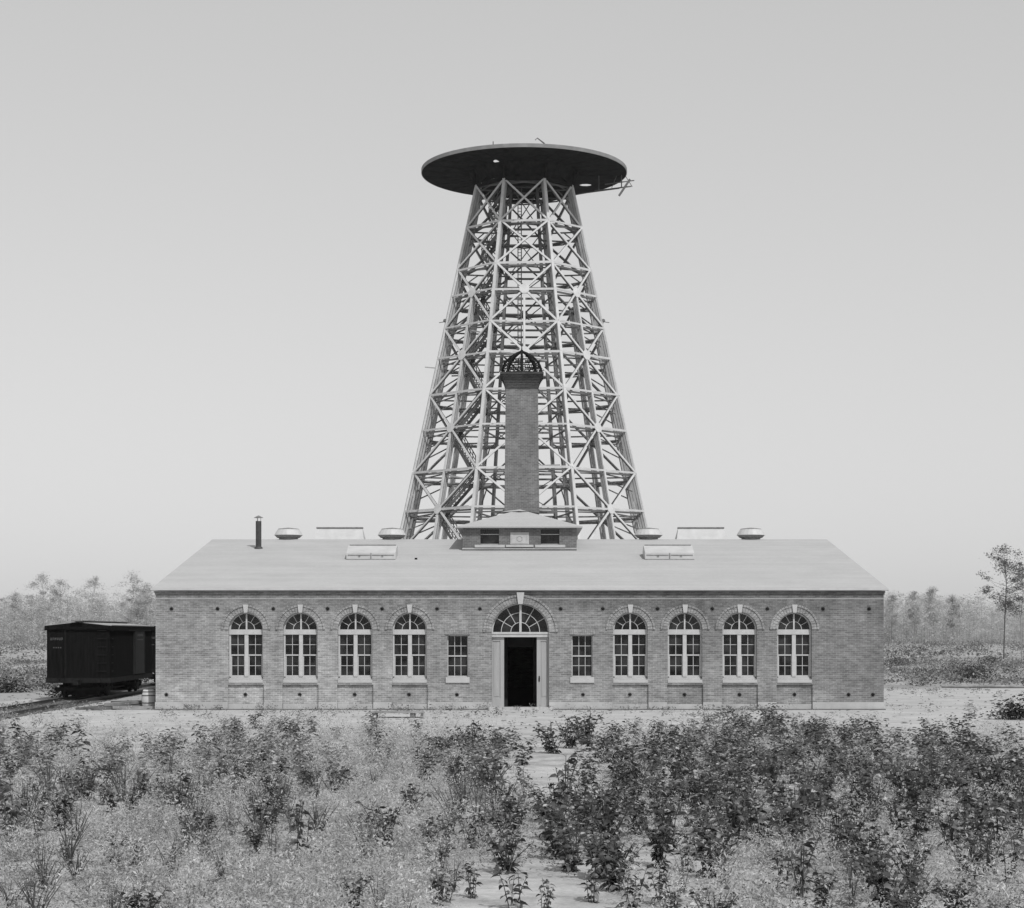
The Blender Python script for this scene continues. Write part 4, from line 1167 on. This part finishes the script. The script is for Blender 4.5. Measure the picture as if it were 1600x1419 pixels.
# mid distance scrub beyond the yard
def scrub(name, n, boxes, mat, label, hlo, hhi, rad, leaf, seed, per=26, thr=.5):
    Ps, Ls = [], []
    for (xa, xb, ya, yb, wgt) in boxes:
        m_ = int(n * wgt); x = rng.uniform(xa, xb, m_); y = rng.uniform(ya, yb, m_)
        nz = vnoise(x, y, 9, seed) * .6 + vnoise(x, y, 3, seed + 1) * .4
        k = nz > thr; x, y, nz = x[k], y[k], nz[k]; m_ = len(x)
        h = rng.uniform(hlo, hhi, m_) * (.6 + .8 * nz)
        X = np.repeat(x, per) + rng.normal(0, rad, m_ * per); Y = np.repeat(y, per) + rng.normal(0, rad, m_ * per)
        Z = np.repeat(h, per) * rng.random(m_ * per) ** .8
        Ps.append(np.stack([X, Y, Z], 1))
    P = np.concatenate(Ps); n_ = len(P)
    me = np_mesh(name, *leaves(P, rand_dir(n_, -.3, .9), rng.uniform(.6, 1.4, n_) * leaf, leaf * .5 * rng.uniform(.6, 1.3, n_), .1, 0), M[mat])
    o = bpy.data.objects.new(name, me); C.objects.link(o); tag(o, label, 'scrub', kind='stuff'); print(name, n_)
scrub('field_scrub', 3000, [(-70, -22.5, 16, 110, .8), (15, 75, 31, 110, .9), (-22, 20, 35, 100, .1)], 'scrub', 'low tangled scrub in the fields either side of the building', .2, .65, .4, .2, 41, per=36, thr=.42)
scrub('far_field_scrub', 2200, [(-170, -30, 110, 430, .8), (20, 190, 110, 430, .9)], 'scrub', 'pale rough growth across the far fields', .4, 1.3, .9, .45, 43, per=30, thr=.47)
scrub('dark_brush', 260, [(-40, -21.2, 3, 50, 1.2), (-30, -21.2, -8, 14, 1.1), (17, 62, 31, 70, .6)], 'scrub_dark', 'dark brushwood along the siding and edge of the sand', .2, .8, .35, .16, 45, per=60, thr=.56)
scrub('sand_weeds', 900, [(-32, -17.5, -10, 4, .35), (-14, 14, -7.5, -1.2, .12), (-14, 14, -1.0, -.15, .10), (15, 30, -9, 27, .18)], 'scrub', 'sparse weeds dotting the bare sand', .06, .24, .12, .09, 47, per=22, thr=.52)
def plant(px, py, vi, s, label):
    x, y = px2ground(px, py); t = empty('leafy_shrub', (x, y, 0), label, 'shrub'); t.scale = (s, s, s); t.rotation_euler.z = px * .37
    for nm, me in (('stem', VAR[vi][0]), ('foliage', VAR[vi][1])):
        c_ = bpy.data.objects.new(nm, me); C.objects.link(c_); c_.parent = t
plant(692, 1192, 0, 1.15, 'rounded dark shrub left of the path, nearest the doorway')
plant(742, 1180, 5, 1.15, 'slim dark shrub at the left edge of the path below the small window')
plant(862, 1176, 1, 1.25, 'dark shrub at the right edge of the path below the doorway')
plant(888, 1169, 3, 1.25, 'dense shrub between the path edge shrub and the tall one at the thicket corner')
plant(914, 1163, 0, 1.45, 'tall leafy shrub at the top left corner of the right thicket')
plant(600, 1205, 6, .9, 'slim shrub on its own among pale weeds below the fourth window')
plant(862, 1312, 2, 1.0, 'dense dark shrub at the upper edge of the bare sand patch')
plant(935, 1370, 3, .95, 'dark shrub standing on the right side of the bare sand patch')
plant(690, 1416, 6, .62, 'large leaved plant at the bottom edge left of the bare sand')
plant(738, 1404, 5, .55, 'small large leaved plant on the sand beside a bigger one at the bottom')
plant(806, 1422, 6, .72, 'large leaved plant at the bottom edge in the middle of the bare sand')
plant(852, 1428, 5, .5, 'small stalky plant right of the large leaved one at the bottom edge')
plant(985, 1424, 6, .75, 'tall stalked plant at the bottom edge right of the bare sand')
plant(1032, 1412, 5, .6, 'stalky plant right of the tall one near the bottom edge')
def debris():
    n = 2600; x = rng.uniform(-32, 34, n); y = rng.uniform(-16, 26, n); k = (np.abs(x) > 14.6) | (y < -.3); x, y = x[k], y[k]; n = len(x)
    P = np.stack([x, y, np.full(n, .012)], 1); D = rand_dir(n, 0, .12)
    me = np_mesh('litter', *leaves(P, D, rng.uniform(.05, .4, n) ** 1.3, rng.uniform(.02, .07, n), 0, 1, .8), M['sleeper'])
    o = bpy.data.objects.new('litter', me); C.objects.link(o); tag(o, 'twigs and wood chips strewn over the sand', 'litter', kind='stuff')
debris()
def bush(px, py, w_, h_, label, mat='scrub_dark'):
    x, y = px2ground(px, py); n = 900
    a = rng.normal(0, .38, (n, 3)); P = np.stack([a[:, 0] * w_, a[:, 1] * w_ * .7, np.abs(a[:, 2]) * h_ * 1.1], 1)
    me = np_mesh('foliage', *leaves(P, rand_dir(n, -.3, .8), rng.uniform(.10, .24, n), rng.uniform(.05, .11, n), .2, 0), M[mat])
    t = empty('bush', (x, y, 0), label, 'bush'); c_ = bpy.data.objects.new('foliage', me); C.objects.link(c_); c_.parent = t
    mb = MB()
    for k in range(6): q = random.uniform(0, 6.28); mb.tube([(0, 0, -.05), (math.cos(q) * w_ * .35, math.sin(q) * w_ * .25, h_ * .8)], [.03, .01], 4)
    mb.build('stem', M['bark'], t)
bush(1592, 1124, 1.1, .75, 'dark leafy bush on the bare sand at the right edge')
bush(1508, 1062, 1.6, 1.25, 'dark bush at the far edge of the sand right of the building')
bush(1525, 1066, 1.5, .9, 'lower dark bush joined to the right side of a taller one')
bush(12, 1082, 1.6, 1.0, 'dark bush beyond the rails at the left edge')
bush(1402, 1040, 1.5, .9, 'small dark bush in the field just right of the brick corner')
bush(1550, 1040, 1.6, 1.2, 'dark bush near the foot of the tall thin tree')

# trees
def tree_parts(h, crown_w, crown_lo, nclump, per, leaf, trunk_r, pts_seed, clump=.10, airy=False):
    rs = random.Random(pts_seed)
    mb = MB(); P = []
    top = Vector((rs.uniform(-.04, .04) * h, rs.uniform(-.04, .04) * h, h * .95))
    trunk = [Vector((0, 0, -.3)), Vector((rs.uniform(-.02, .02) * h, 0, h * .35)), Vector((rs.uniform(-.03, .03) * h, 0, h * .7)), top]
    mb.tube(trunk, [trunk_r, trunk_r * .8, trunk_r * .5, trunk_r * .15], 6)
    for c_ in range(nclump):
        t = crown_lo + (1 - crown_lo) * ((c_ + rs.random()) / nclump)
        prof = math.sin(math.pi * min(1, max(.08, (t - crown_lo) / (1 - crown_lo) * .86 + .14))) ** .7
        a = rs.uniform(0, 6.283); r = crown_w * prof * rs.uniform(.25, 1.0)
        base = trunk[1].lerp(trunk[2], min(1, max(0, (t - .45) / .35))) if t < .8 else trunk[2].lerp(top, (t - .8) / .2)
        base = Vector((base.x, base.y, h * t * .86)); tip = Vector((base.x + math.cos(a) * r, base.y + math.sin(a) * r, h * t))
        mb.tube([base, base.lerp(tip, .5) + Vector((0, 0, -.02 * h)), tip], [trunk_r * .3, trunk_r * .2, trunk_r * .08], 4, cap=False)
        n = int(per * rs.uniform(.4, 1.5)); cs = clump * h * rs.uniform(.5, 1.3)
        q = np.random.default_rng(pts_seed * 100 + c_).normal(0, 1, (n, 3)) * np.array([cs, cs, cs * .55]) + np.array(tip)
        P.append(q)
    P = np.concatenate(P); n = len(P)
    lf = leaves(P, rand_dir(n, -.3, .7), rng.uniform(.6, 1.5, n) * leaf, leaf * .6 * rng.uniform(.6, 1.3, n), .15, 0)
    return mb, lf
def tree(name, x, y, label, group, mat, bark, scale=1, **kw):
    mb, lf = tree_parts(**kw)
    t = empty(name, (x, y, 0), label, 'tree', group)
    mb.build('trunk', M[bark], t)
    c_ = bpy.data.objects.new('crown', np_mesh('crown', *lf, M[mat])); C.objects.link(c_); c_.parent = t
    return t
x, y = px2ground(1568, 1030)
tree('tall_tree', x, y, 'tall thin tree with sparse leaf tufts in the right field', None, 'tree_leaf', 'bark', h=13.0, crown_w=4.6, crown_lo=.46, nclump=52, per=80, leaf=.22, trunk_r=.08, pts_seed=5, clump=.036)
x, y = px2ground(1584, 1028)
tree('tall_tree', x + 1.0, y, 'thinner tall tree cut by the right edge of the photograph', None, 'tree_leaf', 'bark_pale', h=11.6, crown_w=3.2, crown_lo=.45, nclump=34, per=70, leaf=.24, trunk_r=.07, pts_seed=8, clump=.040)
# named trees standing above the far wood
FD = 560.0
def fx(px, d): return (px - 812) / F * d
prom = [(18, 925, 'far hazy tree at the left edge rising above the wood'),
        (68, 898, 'tallest far airy tree left of the boxcar'),
        (92, 908, 'far airy tree just right of the tallest one, left of the boxcar'),
        (146, 903, 'far dense headed tree above the boxcar roof peak'),
        (205, 896, 'broad far tree between the boxcar roof and the eave corner'),
        (228, 914, 'far tree partly hidden by the left eave corner'),
        (1394, 930, 'far tree just right of the right eave corner'),
        (1428, 926, 'first far pointed tree in the wood right of the building'),
        (1458, 918, 'second far pointed tree, with a forked tip, right of the building'),
        (1488, 932, 'far bushy tree between the pointed pair and the tall thin tree')]
for i, (px, py, lb) in enumerate(prom):
    d = FD * random.uniform(.94, 1.02); hh = CAM_H + (990 - py) * d / F
    pointed = 'pointed' in lb
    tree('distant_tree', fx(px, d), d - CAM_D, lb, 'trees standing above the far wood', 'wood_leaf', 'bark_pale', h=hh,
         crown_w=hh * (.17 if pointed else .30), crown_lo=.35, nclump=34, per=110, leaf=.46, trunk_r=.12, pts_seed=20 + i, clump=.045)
# the far wood as one mass
protos = [tree_parts(h=1.0, crown_w=.30, crown_lo=.06, nclump=18, per=52, leaf=.036, trunk_r=.006, pts_seed=60 + i, clump=.07) for i in range(6)]
parts_l, parts_t = [], []
for i in range(1250):
    u = random.uniform(-.36, .36); d = random.uniform(545, 700)
    if abs(u) < .17 and random.random() < .6: continue
    px = 812 + u * F
    base_h = np.interp(px, [-300, 0, 60, 120, 180, 240, 500, 1385, 1440, 1500, 1600, 1900], [15, 13.5, 15, 14, 15.5, 16, 13, 15, 14.5, 14, 12.5, 13])
    h_ = base_h * random.uniform(.55, 1.12)
    mb_, (V, nn_, FI) = random.choice(protos); a = random.uniform(0, 6.28); ca, sa = math.cos(a), math.sin(a); px_, py_ = u * d, d - CAM_D
    tr_ = lambda V: np.stack([(V[:, 0] * ca - V[:, 1] * sa) * h_ + px_, (V[:, 0] * sa + V[:, 1] * ca) * h_ + py_, V[:, 2] * h_], 1)
    parts_l.append((tr_(V), nn_, FI))
    Vt = tr_(np.array(mb_.v)); q4 = [f for f in mb_.f if len(f) == 4]; parts_t.append((Vt, np.full(len(q4), 4), np.array(q4).ravel()))
nl = sum(len(p[1]) for p in parts_l)
V, nn_, FI = merge(parts_l + parts_t); mi = np.zeros(len(nn_)); mi[nl:] = 1
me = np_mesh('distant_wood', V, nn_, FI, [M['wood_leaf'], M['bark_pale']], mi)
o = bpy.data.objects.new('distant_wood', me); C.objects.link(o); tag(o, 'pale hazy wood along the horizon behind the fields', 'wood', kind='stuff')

# ------------------------------------------------------------------ haze
HAZE = 0.00010
mb = MB(); mb.box(-2450, 2450, -2450, 2450, -1.2, 54)
hz = mb.build('haze', bpy.data.materials.new('haze_air')); m = hz.data.materials[0]; m.use_nodes = True; nt = m.node_tree; nt.nodes.clear()
pv = N(nt, 'ShaderNodeVolumePrincipled'); pv.inputs['Color'].default_value = (.9, .9, .9, 1); pv.inputs['Density'].default_value = HAZE
mo = N(nt, 'ShaderNodeOutputMaterial'); nt.links.new(pv.outputs[0], mo.inputs['Volume'])
tag(hz, 'thin pale summer haze', 'haze', kind='stuff')
